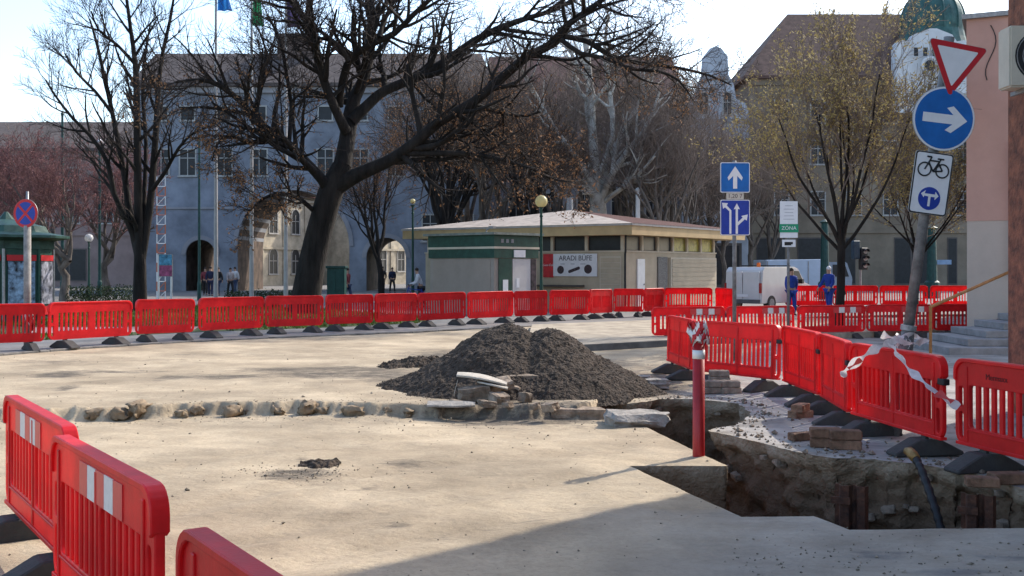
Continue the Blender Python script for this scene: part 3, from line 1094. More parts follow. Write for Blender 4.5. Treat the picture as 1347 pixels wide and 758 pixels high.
def shop_building():
    root = thing('shop_building', 'tall building with a red brown corner pillar beside the trench', 'building', (6.38, 13.2, 0), 0)
    b = MB(); b.box(.0, .62, .0, .5, -.1, 13.5)
    b.build('corner_pillar', M['brown_post'], root, bevel=.015)
    b = MB(); b.box(.32, 9, -30, -.003, -.1, 13.5)
    b.build('wall', M['pl_beige'], root)
    b = MB(); b.box(-.25, 9.3, -30.3, .7, 13.5, 13.9)
    b.build('roof_edge', M['steel'], root)
    for k in range(7):
        for z in (2.2, 6, 10):
            f = MB(); f.box(.26, .317, -3.2 - 3.6 * k, -1.6 - 3.6 * k, z - 1, z + 1)
            q = f.build('window', M['wframe_dark'], root)
            p = MB(); p.add([(.254, -3.1 - 3.6 * k, z - .9), (.254, -1.7 - 3.6 * k, z - .9), (.254, -1.7 - 3.6 * k, z + .9), (.254, -3.1 - 3.6 * k, z + .9)], [(0, 1, 2, 3)])
            p.build('pane', M['pane'], q)
    ac = thing('air_conditioner', 'beige air conditioner unit bracketed to the red brown pillar', 'air conditioner', (5.98, 12.78, 4.02))
    casing = pmat('beige_metal', (0.52, 0.47, 0.38), .55, .06, 4)
    b = MB(); b.box(0, .9, .0, .32, 0, .74)
    b.build('casing', casing, ac, bevel=.02, seg=2)
    for rr in (.08, .15, .22, .29):
        t = MB()
        t.tube([(.37 + rr * math.cos(a * .2618), -.012, .37 + rr * math.sin(a * .2618)) for a in range(25)], .007, 5, False)
        t.build('grille_ring', M['pole_grey'], ac)
    t = MB(); t.tube([(.37, -.004, .37), (.37, -.001, .37)], .31, 28)
    t.build('fan_opening', M['black'], ac)
    b = MB(); b.box(.2, .24, .0, .42, -.05, -.002)
    b.build('bracket', M['steel'], ac)
    b = MB(); b.box(.66, .70, .0, .42, -.05, -.002)
    b.build('bracket', M['steel'], ac)
shop_building()

# ------------------------------------------------------------------ trees
class TreeGen:
    def __init__(self, seed, twist=0.25):
        self.r = random.Random(seed)
        self.limbs = []        # (pts, radii) thick wood
        self.twigs = []
        self.tips = []
    def grow(self, p, d, length, rad, level, maxlev, up=0.12, wob=0.25, kids=(4, 7), ang=(25, 60), ratio=(0.45, 0.72), thin=0.012):
        r = self.r
        n = max(3, min(7, int(length / 0.35)))
        pts, rads = [p.copy()], [rad]
        d = d.normalized()
        end = max(thin * 0.6, rad * 0.30)
        for i in range(n):
            d = (d + Vector((r.uniform(-1, 1), r.uniform(-1, 1), r.uniform(-1, 1))) * wob * 0.6 + Vector((0, 0, up * 0.5))).normalized()
            p = p + d * (length / n)
            pts.append(p.copy())
            rads.append(rad + (end - rad) * (i + 1) / n)
        (self.limbs if rad > 0.045 else self.twigs).append((pts, rads))
        if level >= maxlev:
            self.tips.append(pts)
            return
        self.side(pts, rads, length, level, maxlev, up, wob, kids, ang, ratio, thin)
    def side(self, pts, rads, length, level, maxlev, up, wob, kids, ang, ratio, thin, start=0.25, sub=None):
        r = self.r
        k = r.randint(*kids)
        n = len(pts) - 1
        for i in range(k):
            t = start + (1 - start) * (i + r.uniform(0.2, 1.0)) / k
            t = min(t, 0.999)
            s = int(t * n)
            f = t * n - s
            q = pts[s].lerp(pts[s + 1], f)
            dd = (pts[s + 1] - pts[s]).normalized()
            rr = rads[s] * (1 - f) + rads[s + 1] * f
            a = R(r.uniform(*ang))
            ax = dd.orthogonal().normalized()
            ax = Matrix.Rotation(r.uniform(0, 6.283), 3, dd) @ ax
            nd = Matrix.Rotation(a, 3, ax) @ dd
            self.grow(q, nd, length * r.uniform(*ratio) * (1.1 - 0.35 * t), max(thin * 0.7, rr * r.uniform(.45, .75)), level + 1, maxlev, up, wob, sub or kids, ang, (.42, .68) if sub else ratio, thin)
    def mesh(self, which, k, name):
        vs, fs, off = [], [], 0
        for pts, rads in which:
            n = len(pts)
            P = np.array([(p.x, p.y, p.z) for p in pts])
            T = np.gradient(P, axis=0)
            T /= np.linalg.norm(T, axis=1, keepdims=True) + 1e-9
            m = T.mean(axis=0)
            a = np.array([0.0, 0, 1]) if abs(m[2]) < 0.85 * np.linalg.norm(m) else np.array([1.0, 0, 0])
            U = np.cross(T, a)
            U /= np.linalg.norm(U, axis=1, keepdims=True) + 1e-9
            W = np.cross(T, U)
            q = np.arange(k) * 2 * math.pi / k
            ring = P[:, None, :] + (U[:, None, :] * np.cos(q)[None, :, None] + W[:, None, :] * np.sin(q)[None, :, None]) * np.array(rads)[:, None, None]
            vs.append(ring.reshape(-1, 3))
            i = np.arange(n - 1)[:, None] * k
            j = np.arange(k)[None, :]
            j2 = (j + 1) % k
            fs.append((np.stack([i + j, i + j2, i + k + j2, i + k + j], axis=-1).reshape(-1, 4)) + off)
            off += n * k
        me = bpy.data.meshes.new(name)
        if not vs:
            return me
        V, Fq = np.concatenate(vs), np.concatenate(fs)
        me.vertices.add(len(V))
        me.vertices.foreach_set('co', V.ravel())
        me.loops.add(Fq.size)
        me.loops.foreach_set('vertex_index', Fq.ravel().astype(np.int32))
        me.polygons.add(len(Fq))
        me.polygons.foreach_set('loop_start', np.arange(0, Fq.size, 4, dtype=np.int32))
        me.polygons.foreach_set('use_smooth', np.ones(len(Fq), dtype=bool))
        me.update(calc_edges=True)
        me.validate()
        return me
    def leaf_mesh(self, name, per, size, spread=0.06, frac=1.0, zmax=None, droop=0.0):
        r = self.r
        vs, fs = [], []
        for pts in self.tips:
            if r.random() > frac:
                continue
            for q in range(per):
                s = r.randrange(len(pts) - 1)
                c = pts[s].lerp(pts[s + 1], r.random())
                if zmax and c.z > zmax:
                    continue
                c = c + Vector((r.uniform(-1, 1), r.uniform(-1, 1), r.uniform(-1, 1) - droop)) * spread
                a = Vector((r.uniform(-1, 1), r.uniform(-1, 1), r.uniform(-1, 1))).normalized()
                b = a.orthogonal().normalized()
                sz = size * r.uniform(.6, 1.4)
                o = len(vs)
                vs += [c - a * sz, c + b * sz * .5, c + a * sz, c - b * sz * .5]
                fs.append((o, o + 1, o + 2, o + 3))
        me = bpy.data.meshes.new(name)
        me.from_pydata([tuple(v) for v in vs], [], fs)
        return me
def poly(pix, d0, origin, dd=0.0):
    """pixel polyline at depth d0 (+dd growing along it) -> local points"""
    n = len(pix)
    out, rad = [], []
    for i, q in enumerate(pix):
        d = d0 + (dd * i / (n - 1)) + (q[3] if len(q) > 3 else 0)
        out.append(A(q[0], q[1], d) - origin)
        rad.append(q[2] / F * d / 2)
    # smooth subdivision
    P2, R2 = [], []
    for i in range(n - 1):
        p0, p1, p2, p3 = out[max(0, i - 1)], out[i], out[i + 1], out[min(n - 1, i + 2)]
        for t in (0, .5):
            P2.append(0.5 * ((2 * p1) + (-p0 + p2) * t + (2 * p0 - 5 * p1 + 4 * p2 - p3) * t * t + (-p0 + 3 * p1 - 3 * p2 + p3) * t ** 3))
            R2.append(rad[i] * (1 - t) + rad[i + 1] * t)
    P2.append(out[-1]); R2.append(rad[-1])
    return P2, R2
def finish_tree(name, label, g, loc, bark, twig, leaf=None, group=None, crown_name='crown'):
    root = thing(name, label, 'tree', loc, 0, group)
    obj('trunk', g.mesh(g.limbs, 9, 'trunk'), M[bark], root)
    c = obj('crown', g.mesh(g.twigs, 3, 'crown'), M[twig], root)
    if leaf:
        o = obj('leaves', leaf[0], M[leaf[1]], root)
        o['kind'] = 'stuff'
    return root

def oak():
    o = GX(402, 40.0, ZP)
    g = TreeGen(3)
    D = 40.0
    L = []
    def limb(pix, dd=0.0, off=0.0, subs=(5, 8), length=3.0, start=.2, lev=0):
        P_, R_ = poly(pix, D + off, o, dd)
        g.limbs.append((P_, R_))
        tot = sum((P_[i + 1] - P_[i]).length for i in range(len(P_) - 1))
        g.side(P_, R_, length * 1.25, 1 + lev, 4, 0.13, 0.30, (subs[0] * 2, subs[1] * 2), (28, 70), (.6, 1.05), 0.010, start, (5, 7))
        return P_
    trunk = [(398, 418, 46), (402, 392, 40), (410, 345, 36), (422, 295, 34), (434, 255, 34), (444, 232, 30), (452, 215, 26)]
    P_, R_ = poly(trunk, D, o)
    g.limbs.append((P_, R_))
    limb([(438, 248, 26), (472, 229, 20), (507, 214, 17), (527, 202, 16), (551, 184, 15), (578, 160, 14), (622, 135, 13), (660, 103, 13), (694, 74, 12), (729, 57, 11), (749, 31, 9), (773, 14, 8), (797, -4, 7), (815, -24, 5)], -3.5, 0, (13, 15), 2.7, .15)
    limb([(742, 48, 8), (773, 55, 7), (804, 74, 7), (835, 82, 6), (869, 86, 5), (900, 91, 4), (935, 100, 3), (962, 112, 2)], 1.5, -3.2, (11, 13), 1.7, .1)
    limb([(738, 52, 7), (763, 70, 6), (794, 76, 5), (832, 91, 5), (866, 94, 4), (893, 106, 3), (912, 132, 2)], -1.5, -3.2, (9, 11), 1.5, .1)
    limb([(733, 40, 5), (790, 10, 4), (850, -8, 3), (905, -20, 2)], 1, -3.2, (8, 9), 2.2, .1)
    limb([(450, 218, 24), (456, 186, 22), (460, 158, 21), (466, 130, 17), (480, 100, 14), (487, 62, 13), (489, 30, 11), (488, -10, 9), (492, -60, 6)], 2.0, 0, (10, 12), 2.6, .3)
    limb([(462, 160, 16), (487, 135, 14), (507, 119, 13), (551, 101, 12), (586, 81, 11), (622, 55, 10), (660, 36, 9), (694, 24, 7), (732, 12, 6), (770, -10, 4)], 2.5, .3, (11, 13), 2.5, .2)
    limb([(455, 172, 15), (448, 158, 13), (432, 123, 12), (418, 79, 11), (408, 36, 10), (388, 8, 8), (370, -20, 6)], -2.0, 0, (9, 11), 2.4, .3)
    limb([(447, 140, 10), (448, 120, 10), (456, 87, 10), (470, 70, 9), (495, 55, 9), (519, 44, 8), (543, 20, 7), (570, -5, 6), (590, -30, 4)], -2.5, 0, (9, 11), 2.3, .3)
    limb([(458, 80, 7), (448, 63, 6), (424, 43, 5), (404, 28, 4), (385, -8, 3)], -1, -1.5, (6, 8), 1.8, .2)
    limb([(500, 50, 7), (503, 32, 6), (519, 0, 5), (530, -30, 4)], 1, -1.5, (6, 7), 2, .2)
    limb([(432, 252, 18), (424, 237, 14), (396, 206, 12), (373, 184, 11), (337, 160, 10), (321, 138, 8), (290, 113, 7), (262, 105, 5), (232, 108, 3)], -3.0, 0, (12, 14), 2.4, .15)
    limb([(369, 183, 6), (345, 188, 5), (321, 186, 5), (301, 178, 4), (286, 190, 3), (279, 212, 2)], -1.5, -1.5, (8, 9), 1.4, .15)
    limb([(380, 190, 6), (383, 140, 5), (377, 99, 5), (369, 55, 4), (352, 20, 3)], 1, -1, (8, 9), 1.7, .2)
    limb([(335, 158, 5), (345, 110, 4), (350, 66, 3), (335, 30, 2)], 1, -2, (6, 8), 1.6, .2)
    limb([(527, 202, 9), (567, 202, 8), (606, 202, 7), (646, 207, 6), (675, 214, 5), (700, 222, 4), (728, 236, 3), (757, 240, 2)], -2.0, -.8, (11, 12), 1.7, .1)
    limb([(600, 150, 6), (628, 165, 5), (655, 180, 4), (690, 205, 3), (710, 240, 2)], 1.5, -1.6, (8, 9), 1.4, .1)
    limb([(540, 105, 6), (560, 130, 4), (582, 150, 3), (600, 178, 2)], -1.5, 1.5, (6, 7), 1.3, .2)
    limb([(420, 285, 7), (395, 262, 6), (370, 255, 5), (345, 262, 4), (322, 285, 2)], -2.5, 0, (8, 9), 1.4, .2)
    lf = g.leaf_mesh('leaves', 3, 0.055, 0.12, 0.36, zmax=8.8, droop=.4)
    finish_tree('oak_tree', 'huge spreading dark oak with a leaning trunk and dry brown leaves', g, o, 'bark', 'twig', (lf, 'leaf_brown'))
oak()

def stems_tree():
    o = GX(184, 42.0, ZP)
    g = TreeGen(8)
    D = 42.0
    def limb(pix, dd=0, subs=(9, 11), length=2.0, start=.25):
        P_, R_ = poly(pix, D, o, dd)
        g.limbs.append((P_, R_))
        g.side(P_, R_, length * 1.15, 1, 4, 0.22, 0.28, (subs[0] + 5, subs[1] + 6), (25, 52), (.6, 1.0), 0.010, start, (4, 6))
    limb([(184, 412, 20), (184, 370, 17), (184, 335, 15), (181, 300, 12)], 0, (1, 1), 1.5, .8)
    limb([(184, 345, 11), (172, 290, 10), (165, 240, 8), (158, 200, 7), (148, 150, 6), (138, 105, 5), (128, 60, 4), (118, 25, 2)], 1.5)
    limb([(184, 340, 12), (182, 280, 11), (181, 220, 10), (180, 140, 9), (178, 85, 7), (172, 40, 5), (166, -5, 4), (160, -40, 2)], -1)
    limb([(186, 340, 12), (196, 280, 10), (201, 230, 9), (206, 160, 8), (209, 110, 6), (214, 70, 5), (224, 25, 4), (232, -25, 2)], 1)
    limb([(188, 300, 7), (190, 250, 6), (192, 190, 5), (188, 130, 5), (190, 80, 4), (198, 30, 2)], 2)
    limb([(180, 320, 9), (165, 285, 8), (150, 255, 7), (142, 215, 6), (120, 180, 5), (95, 155, 4), (72, 125, 3), (60, 105, 2)], -1.5)
    limb([(200, 250, 6), (218, 225, 5), (235, 195, 4), (255, 175, 3), (282, 165, 2)], -1)
    limb([(148, 150, 5), (125, 120, 4), (100, 95, 3), (85, 70, 2)], -.5, (7, 8), 1.6)
    limb([(178, 85, 5), (155, 60, 4), (130, 40, 3), (120, 15, 2)], -1.5, (7, 8), 1.6)
    finish_tree('multi_stem_tree', 'slender bare tree of several dark stems before the gate palace', g, o, 'bark', 'twig')
stems_tree()

def budding_tree(px, D, label, seed, sc=1.0, leaf='leaf_yellow'):
    o = GX(px, D, 0.0)
    g = TreeGen(seed)
    h = 2.75 * sc
    pts = [Vector((0, 0, -.1)), Vector((.01, 0, .6)), Vector((.05, .02, h * .5)), Vector((.06, 0, h))]
    g.limbs.append((pts, [.15 * sc, .12 * sc, .11 * sc, .10 * sc]))
    n = 12
    for i in range(n):
        a = 6.283 * i / n + g.r.uniform(-.25, .25)
        tilt = R(g.r.uniform(24, 50)) if i % 3 else R(g.r.uniform(4, 20))
        d = Vector((math.cos(a) * math.sin(tilt), math.sin(a) * math.sin(tilt), math.cos(tilt)))
        g.grow(pts[-1] - Vector((0, 0, g.r.uniform(0, .7) * sc)), d, g.r.uniform(3.2, 4.3) * sc * (1.08 if tilt < .4 else 1.02), .05 * sc, 1, 4, 0.15, 0.22, (6, 8), (20, 50), (.42, .66), .008)
    lf = g.leaf_mesh('leaves', 4, 0.044, 0.07, .85)
    return finish_tree('budding_tree', label, g, o, 'bark', 'twig_grey', (lf, leaf))
budding_tree(1104, 28.3, 'small round tree with fresh yellow green leaves and a slim trunk inside the barriers', 21)
budding_tree(1204, 40.0, 'yellow budding tree behind the leaning sign pole', 27, .92)

def plane_tree():
    o = GX(786, 60.0, ZP)
    g = TreeGen(31)
    D = 60.0
    def limb(pix, dd=0, subs=(9, 11), length=2.6, start=.3):
        P_, R_ = poly(pix, D, o, dd)
        g.limbs.append((P_, R_))
        g.side(P_, R_, length * 1.15, 1, 4, 0.2, 0.3, (subs[0] + 4, subs[1] + 4), (25, 60), (.6, 1.0), 0.012, start, (4, 6))
    limb([(787, 398, 30), (787, 330, 25), (787, 280, 23), (786, 255, 20)], 0, (1, 2), 2, .8)
    limb([(786, 265, 16), (783, 220, 13), (779, 170, 11), (777, 120, 10), (772, 70, 8), (768, 20, 6), (764, -40, 4)], 1)
    limb([(788, 270, 12), (797, 248, 10), (806, 228, 9), (825, 200, 8), (843, 178, 6), (858, 150, 4), (868, 120, 3)], -2)
    limb([(786, 262, 9), (800, 215, 8), (825, 165, 7), (848, 120, 5), (862, 80, 3)], 2)
    limb([(784, 240, 8), (806, 180, 7), (802, 120, 6), (795, 70, 5), (800, 20, 3)], -1)
    limb([(783, 250, 9), (760, 210, 7), (730, 170, 6), (705, 125, 5), (682, 85, 4), (665, 50, 2)], -1)
    limb([(789, 270, 7), (815, 250, 6), (835, 235, 5), (862, 205, 3)], -2.5)
    finish_tree('plane_tree', 'tall plane tree with white peeling bark rising behind the kiosk', g, o, 'bark_white', 'twig_grey')
plane_tree()

def proto(seed, h, spread, bark, twig, lev=4, up=.16, fork=.32, leaf=None, r0=.26):
    g = TreeGen(seed)
    z1 = h * fork
    pts = [Vector((0, 0, -.1))]
    for i in range(1, 6):
        pts.append(Vector((g.r.uniform(-.12, .12) * i * .5, g.r.uniform(-.12, .12) * i * .5, z1 * i / 5)))
    g.limbs.append((pts, [r0 * (1.25 if i == 0 else 1 - .06 * i) for i in range(6)]))
    n = 6
    for i in range(n):
        a = 6.283 * i / n + g.r.uniform(-.4, .4)
        tilt = R(g.r.uniform(12, 42)) * spread if i else 0.05
        d = Vector((math.cos(a) * math.sin(tilt), math.sin(a) * math.sin(tilt), math.cos(tilt)))
        g.grow(pts[-1 if i < 3 else -2], d, (h - z1) * g.r.uniform(.75, 1.0), r0 * g.r.uniform(.38, .6), 1, lev, up, .3, (6, 8), (22, 55), (.45, .68), .013)
    lf = None
    if leaf:
        lf = (g.leaf_mesh('leaves', 3, .05, .08, .8), leaf)
    return g, lf
PROTOS = {}
def far_tree(kind, px, d, label, rz=0.0, s=1.0, group=None, name='bare_tree', lean=0.0):
    spec = {'grey': (51, 13, 1.0, 'bark_grey', 'twig_grey', 4, .16, .34, None),
            'grey2': (57, 14, .8, 'bark_grey', 'twig_grey', 4, .2, .3, None),
            'dark': (61, 11, 1.2, 'bark', 'twig', 4, .12, .36, 'leaf_brown'),
            'red': (67, 8, 1.35, 'bark_grey', 'twig_red', 4, .14, .28, 'bud_red'),
            'olive': (71, 11, .9, 'bark_grey', 'twig_grey', 4, .14, .25, 'leaf_olive')}[kind]
    loc = GX(px, d, ZP)
    if kind not in PROTOS:
        g, lf = proto(spec[0], spec[1], spec[2], spec[3], spec[4], spec[5], spec[6], spec[7], spec[8])
        r = finish_tree(name, label, g, loc, spec[3], spec[4], lf, group)
        PROTOS[kind] = r
    else:
        r = dup(PROTOS[kind], loc, 0, label, group)
        r.name = name
    if group is None and 'group' in r:
        del r['group']
    r.rotation_euler = (0, lean, rz)
    r.scale = (s, s, s)
    return r
GT = 'bare trees between the kiosk and the houses'
TL = 'tall bare grey tree behind the kiosk before the houses'
far_tree('grey', 612, 66, TL, 0.4, 1.0, GT)
far_tree('grey2', 842, 68, TL, 1.4, 1.0, GT)
far_tree('grey', 884, 64, TL, 2.2, .95, GT)
far_tree('grey2', 918, 70, TL, 3.0, .72, GT)
far_tree('grey', 952, 66, TL, 4.1, .68, GT)
far_tree('grey2', 735, 70, TL, 5.0, 1.05, GT)
far_tree('grey', 655, 70, TL, 5.6, 1.05, GT)
far_tree('grey2', 985, 72, TL, .7, .75, GT)
far_tree('grey', 705, 76, TL, 1.1, 1.1, GT)
far_tree('grey2', 772, 74, TL, 2.6, 1.0, GT)
far_tree('grey', 815, 76, TL, 3.7, 1.1, GT)
far_tree('grey', 865, 58, TL, .2, .8, GT)
far_tree('grey2', 900, 60, TL, 4.6, .7, GT)
far_tree('grey', 935, 76, TL, 5.4, .75, GT)
far_tree('grey2', 640, 60, TL, 2.9, .9, GT)
far_tree('dark', 690, 58, 'dark tree with dry brown leaves beside the globe lamp', 2.0, .85)
far_tree('dark', 586, 56, 'dark upright tree with brown leaves behind the green booth', .3, 1.0)
far_tree('dark', 572, 60, 'dark leaning tree rising behind the green booth', 3.9, 1.0, None, 'leaning_tree', -.24)
far_tree('dark', 503, 47, 'dark tree leaning over the small archway with light inside', 5.2, .62, None, 'leaning_tree', -.16)
far_tree('olive', 828, 62, 'olive leaved tree behind the white barked plane tree', 1.0, .95, None, 'leafy_tree')
far_tree('olive', 1010, 76, 'olive leaved tree in front of the corner palace', 2.6, .9, None, 'leafy_tree')
RT = 'reddish budding trees before the dull pink house'
RL = 'low reddish budding tree before the dull pink house'
far_tree('red', 20, 62, RL, .2, 1.0, RT, 'reddish_tree')
far_tree('red', 85, 55, RL, 1.7, .95, RT, 'reddish_tree')
far_tree('red', 140, 66, RL, 3.1, 1.05, RT, 'reddish_tree')
far_tree('red', -30, 58, RL, 4.4, 1.1, RT, 'reddish_tree')
far_tree('grey', 60, 78, 'bare grey tree rising over the reddish trees', 3.3, .78)


# ------------------------------------------------------------------ plastic barriers
def barrier_meshes():
    d = {}
    outer = rrect(-1.0, 1.0, .19, 1.0, .13, 5)
    w1, w2 = rrect(-.80, -.06, .37, .76, .03, 2), rrect(.06, .80, .37, .76, .03, 2)
    e1 = [rrect(s * .915 - .032, s * .915 + .032, a, b, .03, 3) for s in (-1, 1) for a, b in ((.26, .50), (.55, .74))]
    d['frame'] = curve_mesh([outer, w1, w2] + e1, .024, .008, 'frame')
    slots = []
    for s in (-1, 1):
        for i in range(7):
            x = s * (.115 + i * .1065)
            slots.append(rrect(x - .035, x + .035, .37, .78, .03, 3))
    d['panel'] = curve_mesh([outer] + slots + e1, .024, 0.0, 'panel')
    m = MB()
    m.box(-.023, .023, -.021, .021, .355, .775)
    d['slat'] = m.mesh('slat', .008, 1)
    # rounded top rail following the corners
    m = MB()
    path = [(-1.0 + .0, .80)] + [(-1 + .13 + .13 * math.cos(R(a)), .87 + .13 * math.sin(R(a))) for a in range(180, 89, -18)]
    path += [(-x, z) for x, z in reversed(path)]
    vs, fs = [], []
    for (x, z) in path:
        k = 0.972
        xi, zi = x * k, .575 + (z - .575) * .93
        vs += [(x * 1.006, -.043, z + .006), (x * 1.006, .043, z + .006), (xi, .043, zi), (xi, -.043, zi)]
    n = len(path)
    for i in range(n - 1):
        for j in range(4):
            fs.append((i * 4 + j, i * 4 + (j + 1) % 4, (i + 1) * 4 + (j + 1) % 4, (i + 1) * 4 + j))
    fs += [(0, 1, 2, 3), tuple((n - 1) * 4 + q for q in (3, 2, 1, 0))]
    m.add(vs, fs)
    d['rail'] = m.mesh('top_rail', .006, 1)
    m = MB()
    m.box(-.98, .98, -.036, .036, .195, .225)
    m.box(-.84, .84, -.033, .033, .335, .352)
    for s in (-1, 1):
        m.box(s * .835 - .02, s * .835 + .02, -.034, .034, .23, .93)
    m.box(-.02, .02, -.032, .032, .23, .93)
    d['ribs'] = m.mesh('rib_frame', .004, 1)
    m = MB()
    prof = [(-.36, 0), (.36, 0), (.36, .035), (.11, .165), (-.11, .165), (-.36, .035)]
    m.add([(-.11, p[0], p[1]) for p in prof] + [(.11, p[0], p[1]) for p in prof],
          [tuple(range(6)), tuple(range(11, 5, -1))] + [(i, (i + 1) % 6, (i + 1) % 6 + 6, i + 6) for i in range(6)])
    d['foot'] = m.mesh('foot', .012, 1)
    m = MB()
    m.box(-.045, .045, -.018, .018, .08, .21)
    d['stub'] = m.mesh('leg', .004)
    m = MB()
    m.box(-.082, .082, -.004, .004, -.085, .085)
    d['refl'] = m.mesh('reflector', .001)
    m = MB()
    m.box(-.06, .06, -.035, .035, -.03, .03)
    d['clip'] = m.mesh('clip', .008)
    return d
BM = barrier_meshes()
def barrier_root(label, group, near, clip=False, refl=None):
    r = thing('barrier', label, 'barrier', (0, 0, 0), 0, group)
    if near:
        f = obj('frame', BM['frame'], M['red'], r)
        for s in (-1, 1):
            for i in range(6):
                obj('slat', BM['slat'], M['red'], f, loc=(s * (.165 + i * .106), 0, 0))
        obj('rib_frame', BM['ribs'], M['red'], f)
        obj('top_rail', BM['rail'], M['red'], r)
    else:
        obj('panel', BM['panel'], M['red_far'], r)
        obj('top_rail', BM['rail'], M['red_far'], r)
    for s in (-1, 1):
        obj('foot', BM['foot'], M['rubber'], r, loc=(s * .62, 0, 0))
        obj('leg', BM['stub'], M['rubber'], r, loc=(s * .62, 0, 0))
    if clip:
        obj('clip', BM['clip'], M['black'], r, loc=(1.0, -.01, .76))
    if refl:
        for side in (-1, 1):
            for i in range(5):
                q = obj('reflector', BM['refl'].copy(), M['refl_red'] if i % 2 == 0 else M['refl_white'], r, loc=((i - 2) * .168 + refl, side * .026, .855))
    return r
NEAR_B = FAR_B = None
def place_barrier(r, p, q, z=0.0, zs=1.0, tilt=0.0, lift=0.0):
    p, q = Vector((p[0], p[1], 0)), Vector((q[0], q[1], 0))
    c = (p + q) / 2
    d = q - p
    r.location = (c.x, c.y, z + lift)
    r.rotation_euler = (tilt, 0, math.atan2(d.y, d.x))
    r.scale = (d.length / 2.03, 1, zs)
    return r
# three close ones
b = barrier_root('near red plastic barrier with reflective red and white patches, its far end overlapping another', None, True, False, -.16)
b['label'] = 'red barrier with white reflector patches standing farther along the sandy road edge'
place_barrier(b, (-3.76, 7.95), (-2.58, 6.25), ZN)
b = barrier_root('red barrier with white reflector patches and a free rounded end, middle of three', None, True, False, .08)
place_barrier(b, (-2.60, 6.08), (-1.50, 4.55), ZN)
b = barrier_root('red barrier with only its rounded end and top rail in view', None, True, False, .0)
place_barrier(b, (-1.21, 3.95), (-.10, 2.29), ZN)
# chain along the trench
chain = [((2.76, 18.9), (2.92, 17.15), 'red barrier standing end on at the far end of the trench', 0),
         ((2.98, 17.0), (3.94, 15.62), 'red barrier behind the red pipe and the stacked pavers', 0),
         ((3.97, 15.55), (4.0, 13.8), 'red barrier seen at a slant between the pavers and the budding tree', 0),
         ((4.0, 13.72), (3.86, 12.15), 'red barrier seen at a slant above a single pair of bricks', 0),
         ((3.86, 12.08), (4.14, 10.16), 'red barrier draped with torn striped tape beside the leaning sign pole', 1),
         ((4.21, 10.08), (4.72, 8.16), 'red barrier lettered on its top band beside the red brown pillar', 0)]
for i, (p, q, lab, cl) in enumerate(chain):
    b = barrier_root(lab, None, True, True)
    place_barrier(b, p, q, 0.0, 1.0, rnd.uniform(-.03, .03))
    if i == 5:
        t = obj('lettering', text_mesh('Mermaxx', .075, .001), pmat('dark_red_print', (0.10, 0.012, 0.012), .6, .1, 5), b, loc=(-.42, -.028, .86))
# the long row across the far side
FG = 'barriers in the long row across the far side of the road'
FWHERE = ['the newspaper stand', 'the pink paved walkway', 'the slender dark stems', 'the small dark archway and people', 'the white flag poles', 'the hedge and great archway', 'the leaning oak trunk',
          'the green cabinet', 'the lit small archway', 'the bicycle and the booth corner', 'the beige booth panel', 'the booth door', 'the globe lamp and snack board', 'the kiosk panels', 'the kiosk shutter']
FWHERE = FWHERE[:5] + FWHERE[6:]
FL = ['red barrier of the long row standing before ' + w for w in FWHERE] + ['red barrier ending the long row beside the van']
nodes = [(-45, 21.6), (65, 23.0), (171, 24.7), (260, 26.4), (347, 27.9), (427, 29.2), (492, 30.4), (548, 31.5), (614, 32.8), (676, 34.0), (721, 35.0), (776, 36.0), (806, 37.3), (847, 38.0), (873, 39.0), (937, 39.6)]
FAR_B = barrier_root(FL[0], FG, False)
FAR_R = None
for i in range(len(nodes) - 1):
    p, q = GX(*nodes[i]), GX(*nodes[i + 1])
    r = FAR_B if i == 0 else dup(FAR_B, label=FL[i], group=FG)
    off = rnd.uniform(-.24, .24)
    t = (q - p).normalized()
    p, q = p + t * .03, q - t * .03
    place_barrier(r, (p.x, p.y + off), (q.x, q.y - off), ZP, 1.0, rnd.uniform(-.05, .05))
    r.rotation_euler[1] = rnd.uniform(-.012, .012)
RG, RLb = 'barriers round the budding tree', 'red slotted barrier with white reflector patches in the row behind the budding tree'
R0 = barrier_root(RLb, RG, False, False, .45)
xs = [(3.4, 26.2), (5.4, 26.8), (7.3, 27.4), (9.3, 27.9), (11.2, 28.3), (13.2, 28.6)]
for i in range(len(xs) - 1):
    r = R0 if i == 0 else dup(R0, group=RG)
    r['label'] = 'red barrier with reflector patches standing behind ' + ('the red pipe and tape wad', 'the pole with square blue signs', 'the parking zone pole', 'the slim budding tree trunk', 'the leaning sign pole')[i]
    place_barrier(r, (xs[i][0] + .03, xs[i][1]), (xs[i + 1][0] - .03, xs[i + 1][1]), 0.0, .86, rnd.uniform(-.05, .05))
    r.rotation_euler[2] += rnd.uniform(-.12, .12)
WG, WL = 'barriers behind the workers', 'red slotted barrier in the distant row behind the workers'
xs = [(11.2, 43.8), (13.2, 44.0), (15.2, 44.1), (17.2, 43.9), (19.2, 43.5), (21.1, 43.0)]
for i in range(len(xs) - 1):
    r = dup(FAR_B, label='red barrier of the distant row ' + ('hidden partly by the van', 'behind the worker with the white cap', 'at the traffic light', 'between the traffic light and leaning pole', 'beside the pink building corner')[i], group=WG)
    place_barrier(r, (xs[i][0] + .03, xs[i][1]), (xs[i + 1][0] - .03, xs[i + 1][1]), ZP, 1.0, rnd.uniform(-.04, .04))
r = dup(FAR_B, label='red barrier seen end on beside the white van', group=None)
del r['group']
place_barrier(r, (7.55, 39.4), (7.9, 37.7), ZP)

